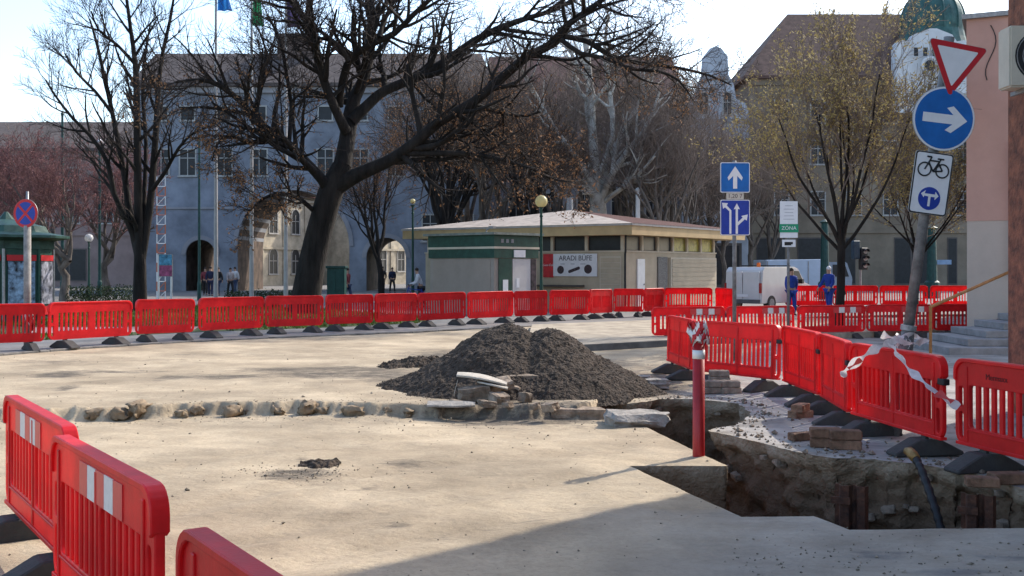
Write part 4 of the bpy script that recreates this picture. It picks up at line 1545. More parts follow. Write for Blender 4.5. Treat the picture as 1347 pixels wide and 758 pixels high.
# ------------------------------------------------------------------ mound, rubble, bricks
def mound_mesh(name, peaks, half, cell, seed, gr=0.03):
    n = int(2 * half / cell)
    vs, idx, fs = [], {}, []
    for j in range(n + 1):
        for i in range(n + 1):
            x, y = -half + i * cell, -half + j * cell
            z = -9
            for (px_, py_, h_, sl, ex) in peaks:
                rr = math.hypot(x - px_, (y - py_) * ex)
                hh = h_ - rr * sl
                hh = h_ - sl * (math.sqrt(rr * rr + .03) - .17)
                z = max(z, hh)
            a = 0.14 * fbm(x * 1.3 + seed, y * 1.3, seed, 3)
            g = gr * noise.noise(Vector((x * 11, y * 11, seed))) + gr * .9 * noise.noise(Vector((x * 23, y * 23, seed + 4)))
            z += a * .6 + g
            if z > -0.06:
                idx[(i, j)] = len(vs)
                vs.append((x + rnd.uniform(-.2, .2) * cell, y + rnd.uniform(-.2, .2) * cell, z))
    for j in range(n):
        for i in range(n):
            q = [(i, j), (i + 1, j), (i + 1, j + 1), (i, j + 1)]
            if all(k in idx for k in q):
                fs.append(tuple(idx[k] for k in q))
    me = bpy.data.meshes.new(name)
    me.from_pydata(vs, [], fs)
    return me
me = mound_mesh('mound', [(-.22, .15, .98, .62, .95), (.44, .0, .90, .64, .95), (-1.05, .2, .40, .42, 1.3), (1.1, -.35, .40, .50, 1.1)], 2.4, .026, 3.0, .022)
md = obj('mound', me, M['millings'], loc=GX(684, 16.0, ZF - .03))
tag(md, 'large heap of dark crumbly asphalt millings in the road', 'heap')
grm = MB()
rr = random.Random(4)
base = [v.co.copy() for v in me.vertices]
for i in range(4200):
    c = rr.choice(base)
    if c.x < -.3 and rr.random() < .5:
        continue
    s = rr.uniform(.005, .015) * (1.0 if c.z > .1 else 1.3)
    a = [Vector(q) * s * rr.uniform(.55, 1.0) + Vector((rr.uniform(-.3, .3), rr.uniform(-.3, .3), rr.uniform(-.2, .2))) * s for q in ((1, 0, 0), (-1, 0, 0), (0, 1, 0), (0, -1, 0), (0, 0, .75), (0, 0, -.75))]
    grm.add([c + q + Vector((0, 0, s * .4)) for q in a], [(0, 2, 4), (2, 1, 4), (1, 3, 4), (3, 0, 4), (2, 0, 5), (1, 2, 5), (3, 1, 5), (0, 3, 5)])
gm = bpy.data.meshes.new('lumps')
gm.from_pydata(grm.v, [], grm.f)
o = obj('lumps', gm, pmat('millings_lump', (0.085, 0.064, 0.049), .95, .3, 30), md)
o['kind'] = 'stuff'
me = mound_mesh('small_mound', [(0, 0, .16, .32, 1.0), (-.3, 0, .12, .4, 1), (.3, .05, .13, .35, 1)], 1.0, .03, 9.0, .045)
tag(obj('small_mound', me, M['millings'], loc=GX(546, 19.6, ZF - .02)), 'small low pile of dark dirt beyond the large heap', 'heap')
me = mound_mesh('dirt_clump', [(0, 0, .055, .75, 1.0), (-.06, 0, .035, .7, 1)], .2, .011, 12.0, .03)
tag(obj('dirt_clump', me, M['millings'], loc=G(420, 613, ZN)), 'small clump of black dirt lying on the open sand', 'dirt')

# loose stones and crumbs on the road
def crumbs():
    mb = MB()
    rr = random.Random(17)
    for i in range(3000):
        y = rr.uniform(5.0, 22)
        x = rr.uniform(-.5, .42) * y
        k = rr.random()
        if k < .30:
            x = rr.gauss(.3, 1.4); y = rr.gauss(14.4, 1.0)
        elif k < .45:
            x = rr.gauss(-3.0, 2.4); y = float(np.interp(x, SX, SY)) + rr.gauss(0, .3)
        elif k < .55:
            x = rr.gauss(2.2, .7); y = rr.gauss(14.0, 1.5)
        elif k < .62:
            c_ = G(395, 611, 0); x = rr.gauss(c_.x, .35); y = rr.gauss(c_.y, .2)
        elif k < .72:
            x = rr.uniform(1.5, 4.5); y = rr.gauss(7.0, .4)
        if in_poly(x, y, [(p.x, p.y) for p in TR[::4]]) or (y > 23):
            continue
        z = height(x, y)
        s = rr.uniform(.004, .014) * (2.0 if rr.random() < .06 else 1)
        a = [Vector(q) * s * rr.uniform(.55, 1.0) + Vector((rr.uniform(-.3, .3), rr.uniform(-.3, .3), rr.uniform(-.2, .2))) * s for q in ((1, 0, 0), (-1, 0, 0), (0, 1, 0), (0, -1, 0), (0, 0, .75), (0, 0, -.75))]
        c = Vector((x, y, z + s * .3))
        mb.add([c + q for q in a], [(0, 2, 4), (2, 1, 4), (1, 3, 4), (3, 0, 4), (2, 0, 5), (1, 2, 5), (3, 1, 5), (0, 3, 5)])
    me = bpy.data.meshes.new('gravel')
    me.from_pydata(mb.v, [], mb.f)
    tag(obj('gravel', me, pmat('gravel_stone', (0.27, 0.225, 0.17), .95, .4, 9)), 'scattered crumbs of stone and asphalt on the sand', 'gravel', None, 'stuff')
crumbs()

def rim_rubble():
    mb = MB()
    rr = random.Random(23)
    nn = len(TR)
    far = [p for p in TR if p.z > -.02 and p.y > 8.8]
    for i in range(520):
        p = rr.choice(far)
        x, y = p.x + rr.gauss(.12, .16), p.y + rr.gauss(.16, .18)
        if rr.random() < .3:
            y = rr.uniform(9.8, 14.5); x = 2.0 + (14.5 - y) * .3 + rr.uniform(0, 1.2)
        if in_poly(x, y, [(q.x, q.y) for q in TR[::3]]):
            continue
        s = rr.uniform(.008, .03) * (2.0 if rr.random() < .10 else 1)
        a = [Vector(q) * s * rr.uniform(.55, 1.0) + Vector((rr.uniform(-.3, .3), rr.uniform(-.3, .3), rr.uniform(-.2, .2))) * s for q in ((1, 0, 0), (-1, 0, 0), (0, 1, 0), (0, -1, 0), (0, 0, .75), (0, 0, -.75))]
        c = Vector((x, y, height(x, y) + s * .25))
        mb.add([c + q for q in a], [(0, 2, 4), (2, 1, 4), (1, 3, 4), (3, 0, 4), (2, 0, 5), (1, 2, 5), (3, 1, 5), (0, 3, 5)])
    me = bpy.data.meshes.new('rubble')
    me.from_pydata(mb.v, [], mb.f)
    tag(obj('rubble', me, M['rubble']), 'small broken stones strewn along the trench lip', 'rubble', None, 'stuff')
rim_rubble()

# broken pieces beside the heap
RB = 'broken concrete lumps beside the heap'
RBL = 'broken brownish concrete lump in the rubble beside the heap'
def place_rock(name, px, py, z, s, seed, label, cat, group=None, mat='rubble', rot=(0, 0, 0), rough=.25, flat=.5):
    p = G(px, py, z)
    o = obj(name, rock_mesh(name, s[0], s[1], s[2], seed, rough, 3, flat), M[mat] if isinstance(mat, str) else mat, loc=p, rot=rot)
    tag(o, label, cat, group)
    return o
place_rock('concrete_lump', 625, 529, ZF, (.42, .26, .19), 1, 'long rounded concrete lump at the front of the rubble', 'rubble', None, rot=(0, -.12, .2))
for i, (px, py, s, z) in enumerate(((656, 531, (.26, .2, .13), ZF), (676, 524, (.2, .18, .15), ZF), (640, 536, (.22, .15, .08), ZF), (690, 530, (.15, .14, .13), ZF),
                                     (612, 517, (.22, .2, .2), ZF), (665, 514, (.30, .2, .16), ZF + .1), (645, 519, (.2, .2, .14), ZF + .08), (600, 533, (.2, .12, .06), ZF),
                                     (705, 539, (.12, .1, .08), ZF), (725, 541, (.2, .14, .1), ZF), (668, 537, (.12, .1, .07), ZF))):
    place_rock('concrete_lump', px, py, z, s, 10 + i, RBL, 'rubble', RB, rot=(rnd.uniform(-.2, .2), rnd.uniform(-.2, .2), rnd.uniform(0, 3)))
place_rock('concrete_lump', 690, 506, ZF + .16, (.46, .2, .13), 31, 'flat dark lump leaning on the heap above the rubble', 'rubble', None, rot=(.1, .02, .1))
def curved_slab(name, label, a, b, w, sag, mat, th=.02, wz=0.05):
    mb = MB()
    n = 14
    vs = []
    for i in range(n + 1):
        t = i / n
        p = Vector(a).lerp(Vector(b), t)
        p.z += sag * math.sin(math.pi * t)
        ww = w * (0.25 + .75 * math.sin(math.pi * min(1, .12 + t * .9)) ** .6)
        vs += [p + Vector((0, -ww / 2, -wz * .5)), p + Vector((0, ww / 2, wz)), p + Vector((0, ww / 2, wz + th)), p + Vector((0, -ww / 2, th - wz * .5))]
    fs = []
    for i in range(n):
        for j in range(4):
            fs.append((i * 4 + j, i * 4 + (j + 1) % 4, (i + 1) * 4 + (j + 1) % 4, (i + 1) * 4 + j))
    fs += [(0, 1, 2, 3), tuple(n * 4 + q for q in (3, 2, 1, 0))]
    mb.add(vs, fs)
    return tag(mb.build(name, mat, bevel=.004), label, 'slab')
slabm = pmat('pale_slab', (0.48, 0.43, 0.36), .85, .15, 8, .4, 40)
curved_slab('thin_slab', 'thin pale curved slab lying on top of the rubble', A(601, 494, 14.5), A(667, 507, 14.3), .36, .03, slabm, .025, .012)
curved_slab('thin_slab', 'second thin slab tucked under the pale curved one', A(628, 502, 14.4), A(668, 512, 14.2), .3, .01, slabm, .02, .01)
curved_slab('thin_slab', 'thin dark slab lying flat in front of the rubble', G(562, 535, ZF) + Vector((0, 0, .02)), G(625, 537, ZF) + Vector((0, 0, .03)), .3, .0, M['concrete'], .025, .02)
curved_slab('thin_slab', 'small pale shard standing upright in the rubble', A(597, 521, 14.3), A(602, 502, 14.3), .06, 0, slabm, .02, .01)
# slabs of old surface by the trench
place_rock('concrete_slab', 838, 548, 0.0, (.75, .55, .16), 51, 'thick broken concrete slab overhanging the far corner of the trench', 'slab', None, 'concrete', (0, .02, .15), .34, .55).location.z = -.12
place_rock('concrete_slab', 758, 553, ZN - .04, (.72, .4, .16), 52, 'sand covered slab edge between the heap and the trench', 'slab', None, 'rubble', (0, .05, .1), .2, .6)
place_rock('concrete_lump', 862, 512, 0, (.4, .3, .14), 53, 'grey lump of broken asphalt behind the overhanging slab', 'rubble', None, 'concrete', (0, 0, .3), .3)
place_rock('concrete_lump', 845, 505, 0, (.28, .25, .12), 54, 'small grey lump at the foot of the heap', 'rubble', None, 'concrete', (0, 0, 1.3), .3)

# bricks
bk = MB()
bk.box(-.12, .12, -.06, .06, 0, .075)
BRK = bk.mesh('brick', .008, 1)
bk = MB()
bk.box(-.15, .15, -.12, .12, 0, .09)
PAV = bk.mesh('paver', .01, 1)
def brick(px, py, z, rz, label, group=None, mesh=None, s=1.0, base=0.0):
    p = G(px, py, base)
    o = obj('brick' if mesh is None else 'paving_block', mesh or BRK, M['brick'] if mesh is None else pmat('paver_stone', (0.29, 0.235, 0.185), .92, .25, 8, .6, 30, orand=.2), loc=(p.x, p.y, z + base), rot=(0, 0, rz))
    o.scale = (s, s, s)
    return tag(o, label, 'brick' if mesh is None else 'paving block', group)
PG = 'paving blocks stacked behind the red pipe'
for i, (px, py) in enumerate(((934, 517), (959, 517), (946, 511))):
    for k in range(2 if i < 2 else 3):
        brick(px, py, .093 * k, rnd.uniform(-.2, .2), ('lower' if k == 0 else 'upper') + ' paving block in the short stacks behind the red pipe', PG, PAV)
for k in range(2):
    brick(1053, 550, .08 * k, .5 + .5 * k, ('bottom', 'top')[k] + ' brick of the single pair under the slanted barriers', None, None, 1.25)
brick(1054, 579, 0, .3, 'squarish brick lying alone on the trench lip beside the brick stack', None, None, 1.1)
for k in range(2):
    for j in range(2):
        brick(1086 + 26 * j, 588 + 3 * j, .1 * k, -.25 + .12 * k, ('bottom', 'top')[k] + ' brick of the stack holding up the taped barrier', 'bricks stacked on the trench lip', None, 1.3)
brick(1325, 636, 0, .1, 'pale flat brick lying on the trench edge by the lettered barrier', None, None, 1.25)
brick(1292, 640, 0, -.2, 'brick half off the trench edge near the lettered barrier', None, None, 1.1)

# ------------------------------------------------------------------ trench fittings
def red_pipe():
    p = GX(919, 11.0)
    r = thing('red_pipe', 'upright red plastic pipe with a white band standing in the trench', 'pipe', (p.x, p.y, -1.15))
    m = pmat('dark_red_pipe', (0.42, 0.012, 0.014), .4, .12, 4, spec=.5, trans=.1)
    t = MB(); t.tube([(0, 0, 0), (0, 0, 2.22)], .062, 18)
    t.build('tube', m, r, smooth=True)
    t = MB(); t.tube([(0, 0, 2.06), (0, 0, 2.15)], .0645, 18)
    t.build('white_band', M['white'], r, smooth=True)
    t = MB(); t.tube([(-.085, .05, 0), (-.085, .05, .62)], .022, 8)
    t.build('cable_duct', M['black'], r)
    c = thing('tape_wad', 'crumpled red and white tape wound round the top of the red pipe', 'tape', (p.x, p.y, 1.07))
    rr = random.Random(6)
    for k in range(5):
        mb = MB()
        vs, fs = [], []
        n = 16
        ph = rr.uniform(0, 6)
        for i in range(n):
            a = ph + i * .7
            q = Vector((math.cos(a) * rr.uniform(.05, .12), math.sin(a) * rr.uniform(.05, .1), .03 + rr.uniform(-.05, .19)))
            w = Vector((rr.uniform(-.4, .4), rr.uniform(-.4, .4), 1)).normalized() * .028
            vs += [q - w, q + w]
        for i in range(n - 1):
            fs.append((2 * i, 2 * i + 1, 2 * i + 3, 2 * i + 2))
        mb.add(vs, fs)
        mb.build('tape_loop', (M['sign_red'], M['white'], M['sign_red'], M['white'], M['sign_red'])[k], c)
red_pipe()
def hose():
    r = thing('hose', 'black ribbed hose with a brass end drooping over the trench edge', 'hose', (0, 0, 0))
    pts = [A(1196, 594, 9.95), A(1204, 602, 9.85), A(1212, 618, 9.7), A(1222, 645, 9.5), A(1232, 675, 9.35), A(1240, 705, 9.25), A(1243, 740, 9.2)]
    P2 = []
    for i in range(len(pts) - 1):
        for t in range(8):
            P2.append(pts[i].lerp(pts[i + 1], t / 8))
    rad = [.036 + .005 * math.sin(i * 1.9) for i in range(len(P2))]
    m = MB(); m.tube(P2[6:], rad[6:], 10)
    m.build('ribbed_tube', M['black'], r, smooth=True)
    m = MB(); m.tube([pts[0] + Vector((-.03, .03, .0)), pts[0], P2[5], P2[9]], [.03, .045, .05, .044], 12)
    m.build('brass_end', pmat('dull_brass', (0.33, 0.2, 0.075), .5, .25, 12, metal=.4), r, smooth=True)
hose()
def sheet_pile(px0, px1, d, ytop, label):
    a, b = A(px0, ytop, d), A(px1, ytop, d - .12)
    r = thing('sheet_pile', label, 'sheet pile', (a.x, a.y, -1.2), math.atan2(b.y - a.y, b.x - a.x))
    w = (b - a).length
    prof = [(0, 0), (.12, 0), (.2, -.07), (.45, -.07), (.53, 0), (.62, 0), (.7, -.06), (.92, -.06), (1, 0)]
    mb = MB()
    top = a.z + 1.2
    vs = [(p[0] * w, p[1], z) for z in (0, top) for p in prof] + [(p[0] * w, p[1] + .014, z) for z in (0, top) for p in prof]
    n = len(prof)
    fs = []
    for i in range(n - 1):
        fs += [(i, i + 1, n + i + 1, n + i), (2 * n + i, 3 * n + i, 3 * n + i + 1, 2 * n + i + 1), (n + i, n + i + 1, 3 * n + i + 1, 3 * n + i)]
    fs += [(0, n, 3 * n, 2 * n), (n - 1, 3 * n - 1, 4 * n - 1, 2 * n - 1)]
    mb.add(vs, fs)
    mb.build('steel_plate', M['rust'], r)
    mb = MB()
    mb.box(-.02, w * .5, -.095, -.075, top - .16, top - .1)
    mb.build('flange', M['rust'], r)
sheet_pile(1098, 1142, 9.55, 636, 'rusty corrugated steel sheet pile against the trench wall below the brick stack')
sheet_pile(1264, 1310, 9.05, 648, 'rusty corrugated steel sheet pile in the trench beside the black hose')

def tape():
    r = thing('striped_tape', 'torn red and white tape knotted round the pole and hanging over a barrier', 'tape', (0, 0, 0))
    def ribbon(pts, w, name, mat, tw=0.0):
        mb = MB()
        vs, fs = [], []
        P2 = []
        for i in range(len(pts) - 1):
            for t in range(6):
                P2.append(Vector(pts[i]).lerp(Vector(pts[i + 1]), t / 6))
        P2.append(Vector(pts[-1]))
        n = len(P2)
        for i, p in enumerate(P2):
            t = (P2[min(i + 1, n - 1)] - P2[max(i - 1, 0)]).normalized()
            side = t.cross(Vector((0, -1, 0.25))).normalized()
            side = Matrix.Rotation(tw * math.sin(i * .5), 3, t) @ side
            ww = w * (.6 + .4 * math.sin(i * .9 + 1))
            o_ = Vector((0, .012 * math.sin(i * 1.3), .0))
            vs += [p - side * ww + o_, p + side * ww + o_]
        for i in range(n - 1):
            fs.append((2 * i, 2 * i + 1, 2 * i + 3, 2 * i + 2))
        mb.add(vs, fs)
        return mb.build(name, mat, r, smooth=True)
    wh = pmat('white_tape', (0.72, 0.69, 0.68), .45, .1, 14, trans=.35)
    rd = pmat('red_tape', (0.6, 0.07, 0.06), .45, .1, 14, trans=.35)
    D1 = 10.6
    kn = A(1172, 452, 11.2)
    ribbon([kn, A(1155, 457, 11.0), A(1135, 470, 11.15), A(1112, 487, 11.4), A(1108, 496, 11.4)], .055, 'tape_strip', wh, .5)
    ribbon([A(1133, 473, 11.12), A(1116, 485, 11.3)], .03, 'stripe', rd, .3)
    ribbon([kn, A(1180, 465, 10.7), A(1195, 485, 10.45), A(1215, 503, 10.2), A(1235, 520, 9.95), A(1262, 536, 9.75)], .045, 'tape_strip', wh, .4)
    ribbon([A(1232, 516.5, 9.93), A(1254, 529, 9.74)], .048, 'stripe', rd, .1)
    ribbon([kn, A(1185, 449, 11.3), A(1205, 452, 11.6), A(1222, 448, 11.9)], .05, 'tape_strip', wh, .9)
    ribbon([A(1160, 440, 11.5), A(1178, 446, 11.4), A(1192, 440, 11.55), A(1212, 446, 11.8)], .05, 'tape_strip', wh, 1.2)
    for k in range(3):
        ring = [Vector((4.32 + .075 * math.cos(a), 11.7 + .075 * math.sin(a), 1.0 + .04 * k + .03 * math.sin(a * 2 + k))) for a in [i * .524 for i in range(13)]]
        ribbon(ring, .03, 'tape_loop', wh, .3)
tape()

# ------------------------------------------------------------------ traffic signs
def arrow(dx, dz, L_, sw, hw, hl):
    """arrow polygon centred at 0, pointing +z, notched head"""
    return [(-sw, -L_), (sw, -L_), (sw, L_ - hl * .75), (hw, L_ - hl - .15 * hl), (hw, L_ - hl * .80), (0, L_), (-hw, L_ - hl * .80), (-hw, L_ - hl - .15 * hl), (-sw, L_ - hl * .75)]
def rotp(pts, ang, cx_=0, cz_=0):
    c, s = math.cos(ang), math.sin(ang)
    return [(p[0] * c - p[1] * s + cx_, p[0] * s + p[1] * c + cz_) for p in pts]
def film(loops, mat, parent, y, name, off=(0, 0), half=.0012):
    me = curve_mesh(loops, half, 0, name)
    return obj(name, me, M[mat], parent, loc=(off[0], y, off[1]))
def leaning_signs():
    base = Vector((4.20, 11.72, 0))
    r = thing('sign_pole', 'leaning grey pole with give way, blue arrow and bicycle signs', 'sign pole', base)
    lean = math.atan(.13)
    r.rotation_euler = (R(1.5), lean, 0)
    m = MB(); m.tube([(0, 0, -.15), (0, 0, .9), (0, 0, 1.2)], [.085, .082, .066], 16)
    m.tube([(0, 0, 1.2), (0, 0, 4.40)], .056, 16)
    m.build('pole', M['pole_grey'], r, smooth=True)
    m = MB(); m.tube([(0, 0, 1.17), (0, 0, 1.23)], .085, 16)
    m.build('collar', M['steel'], r)
    def plate(loop, z, x, name, yaw=0.0, roll=0.0):
        pl = obj(name, curve_mesh([loop], .006, .002, name), M['steel'], r, loc=(x, -.085, z), rot=(0, roll, yaw))
        for s in (-.1, .1):
            c = MB(); c.box(-.09, .09, .007, .075, s - .02, s + .02)
            c.build('clamp', M['steel'], pl)
        return pl
    # give way
    def tri(s, rd):
        pts = []
        for k, a in enumerate((-90, 30, 150)):
            cx_, cz_ = (s - 2 * rd) * math.cos(R(a)), (s - 2 * rd) * math.sin(R(a))
            for t in (-60, -30, 0, 30, 60):
                pts.append((cx_ + rd * math.cos(R(a + t)), cz_ + rd * math.sin(R(a + t))))
        return pts
    t = plate(tri(.40, .03), 4.13, .07, 'give_way_sign', .10, -.03)
    t.rotation_euler[1] = .04
    film([tri(.392, .03)], 'sign_red', t, -.008, 'red_border')
    film([tri(.275, .01)], 'sign_white', t, -.011, 'white_field')
    c = plate(circle(0, 0, .35, 40), 3.50, .03, 'direction_sign', .08)
    film([circle(0, 0, .345, 40)], 'sign_white', c, -.008, 'white_rim')
    film([circle(0, 0, .325, 40)], 'sign_blue', c, -.011, 'blue_field')
    ar = rotp([(-.05, -.24), (.05, -.24), (.05, .10), (.12, .02), (.145, .09), (.0, .26), (-.145, .09), (-.12, .02), (-.05, .10)], R(-90) , 0, 0)
    film([ar], 'sign_white', c, -.014, 'arrow').rotation_euler[1] = -.02
    p = plate(rrect(-.215, .215, -.34, .34, .03), 2.79, -.01, 'bicycle_sign', .08)
    film([rrect(-.21, .21, -.335, .335, .03), rrect(-.198, .198, -.323, .323, .025)], 'black', p, -.0082, 'border')
    film([rrect(-.2095, .2095, -.3345, .3345, .03)], 'sign_white', p, -.0074, 'white_field')
    k = MB()
    yb = -.0125
    for cx_ in (-.098, .102):
        ring = [(cx_ + .072 * math.cos(a * .2618), yb, .145 + .072 * math.sin(a * .2618)) for a in range(25)]
        k.tube(ring, .0085, 5, False)
    seg = [((-.098, .145), (-.05, .245)), ((-.05, .245), (.055, .245)), ((-.06, .225), (.0, .13)), ((.0, .13), (.055, .235)), ((.0, .13), (.102, .145)), ((.102, .145), (.05, .225)),
           ((-.05, .245), (-.035, .285)), ((-.035, .285), (-.085, .285)), ((.055, .235), (.07, .268)), ((.035, .272), (.105, .272))]
    for (a, b_) in seg:
        k.tube([(a[0], yb, a[1]), (b_[0], yb, b_[1])], .0095, 5)
    k.build('bicycle', M['black'], p)['kind'] = 'stuff'
    film([circle(0, -.165, .125, 30)], 'sign_blue_dark', p, -.0105, 'blue_disc')
    film([[(-.013, -.25), (.013, -.25), (.013, -.145), (.06, -.145), (.06, -.175), (.10, -.13), (.06, -.085), (.06, -.115), (-.06, -.115), (-.05, -.08), (-.10, -.12), (-.065, -.16), (-.06, -.14), (-.013, -.145)]], 'sign_white', p, -.0135, 'arrow')
leaning_signs()
def square_signs():
    d = 21.0
    b = GX(966, d, .0)
    r = thing('sign_pole', 'straight grey pole with two blue square arrow signs', 'sign pole', b)
    m = MB(); m.tube([(0, 0, -.1), (0, 0, 3.95)], .04, 12)
    m.build('pole', M['pole_grey'], r, smooth=True)
    zc = lambda y: H + (HY - y) / F * d
    for (y0, y1, kind) in ((214, 254, 0), (263, 310, 1)):
        z, hh, hw = (zc(y0) + zc(y1)) / 2, (zc(y0) - zc(y1)) / 2, .295
        pl = obj('one_way_sign' if kind == 0 else 'lane_sign', curve_mesh([rrect(-hw, hw, -hh, hh, .03)], .005, 0, 'plate'), M['steel'], r, loc=(.0, -.06, z), rot=(0, 0, .03))
        film([rrect(-hw + .004, hw - .004, -hh + .004, hh - .004, .03)], 'sign_white', pl, -.0075, 'white_rim')
        film([rrect(-hw + .018, hw - .018, -hh + .018, hh - .018, .025)], 'sign_blue' if kind == 0 else 'sign_blue_dark', pl, -.0105, 'blue_field')
        if kind == 0:
            film([[(-.04, -.22), (.04, -.22), (.04, .03), (.13, -.06), (.15, .0), (0, .22), (-.15, .0), (-.13, -.06), (-.04, .03)]], 'sign_white', pl, -.0135, 'arrow')
        else:
            film([[(-.115, -.32), (-.075, -.32), (-.075, .14), (-.17, .24), (-.14, .28), (-.26, .29), (-.24, .17), (-.20, .20), (-.115, .12)]], 'sign_white', pl, -.0135, 'arrow')
            film([[(.01, -.32), (.055, -.32), (.055, -.09), (.15, .0), (.12, .03), (.25, .06), (.23, -.06), (.19, -.035), (.055, -.16), (.055, .17), (.095, .16), (.033, .28), (-.03, .16), (.01, .17)]], 'sign_white', pl, -.0135, 'arrow')
        c = MB(); c.box(-.07, .07, .006, .06, -.03, .03)
        c.build('clamp', M['steel'], pl)
    z = zc(258.5)
    pl = MB(); pl.box(-.17, .17, -.066, -.058, z - .062, z + .062)
    q = pl.build('plate', pmat('cream_plate', (0.55, 0.50, 0.43), .6, .06, 8), r)
    obj('lettering', text_mesh('1,20 7', .115, .001), pmat('plate_ink', (0.10, 0.07, 0.08), .6, .1, 5), q, loc=(0, -.068, z))
square_signs()
def zone_sign():
    d = 27.0
    b = GX(1037, d, .0)
    r = thing('sign_pole', 'thin pole with a white and green parking zone sign', 'sign pole', b)
    m = MB(); m.tube([(0, 0, -.1), (0, 0, 3.55)], .035, 10)
    m.build('pole', M['pole_grey'], r, smooth=True)
    zc = lambda y: H + (HY - y) / F * d
    hw = .225
    pl = MB(); pl.box(-hw, hw, -.052, -.044, zc(313), zc(265))
    q = pl.build('board', M['sign_white'], r)
    g = MB(); g.box(-hw - .015, hw + .015, -.060, -.053, zc(306), zc(295))
    g = g.build('green_band', M['sign_green'], q)
    obj('lettering', text_mesh('ZÓNA', .13, .001), M['sign_white'], g, loc=(0, -.062, zc(300.5)))
    for k in range(5):
        l = MB(); w = (.10, .13, .11, .12, .14)[k]
        l.box(-w, w, -.0545, -.053, zc(271 + 4.4 * k) - .006, zc(271 + 4.4 * k) + .006)
        l.build('text_line', pmat('grey_ink', (0.33, 0.33, 0.36), .6, .1, 5), q)
    pl = MB(); pl.box(-.17, .17, -.052, -.044, zc(325), zc(315.5))
    q = pl.build('plate', M['sign_white'], r)
    t = MB(); t.box(-.11, .10, -.056, -.0535, zc(321.5), zc(318.5)); t.box(-.11, .06, -.0555, -.0532, zc(323), zc(321))
    t.build('tow_symbol', M['black'], q)['kind'] = 'stuff'
zone_sign()
def no_stopping():
    d = 22.9
    b = GX(36, d, ZP)
    r = thing('sign_pole', 'pale concrete post with a round no stopping sign turned aside', 'sign pole', b, R(-15))
    m = MB(); m.tube([(0, 0, -.1), (0, 0, 2.66)], .075, 14)
    m.build('pole', pmat('pale_post', (0.30, 0.275, 0.25), .85, .2, 6), r, smooth=True)
    m = MB(); m.tube([(0, 0, 2.60), (0, 0, 3.4)], .03, 10)
    m.build('upper_pole', M['steel'], r, smooth=True)
    z = H + (HY - 281) / F * d - ZP
    pl = obj('no_stopping_sign', curve_mesh([circle(0, 0, .31, 32)], .005, 0, 'plate'), M['steel'], r, loc=(0, -.05, z))
    film([circle(0, 0, .306, 32)], 'sign_red', pl, -.0075, 'red_rim')
    film([circle(0, 0, .245, 32)], 'sign_blue_dark', pl, -.0105, 'blue_field')
    for a in (45, -45):
        film([rotp([(-.026, -.25), (.026, -.25), (.026, .25), (-.026, .25)], R(a))], 'sign_red', pl, -.0135 - (.002 if a > 0 else 0), 'red_bar')
    t = thing('tape_wad', 'red and white tape wound round the pale concrete post', 'tape', b + Vector((0, 0, .55)))
    rr = random.Random(2)
    for k in range(4):
        mb = MB(); vs = []
        for i in range(14):
            a = rr.uniform(0, 1) + i * .6
            q = Vector((math.cos(a) * .11, math.sin(a) * .11, rr.uniform(-.15, .15) + .05 * k))
            vs += [q - Vector((0, 0, .035)), q + Vector((0.02, 0, .035))]
        mb.add(vs, [(2 * i, 2 * i + 1, 2 * i + 3, 2 * i + 2) for i in range(13)])
        mb.build('tape_loop', M['white'] if k % 2 else M['sign_red'], t)
no_stopping()

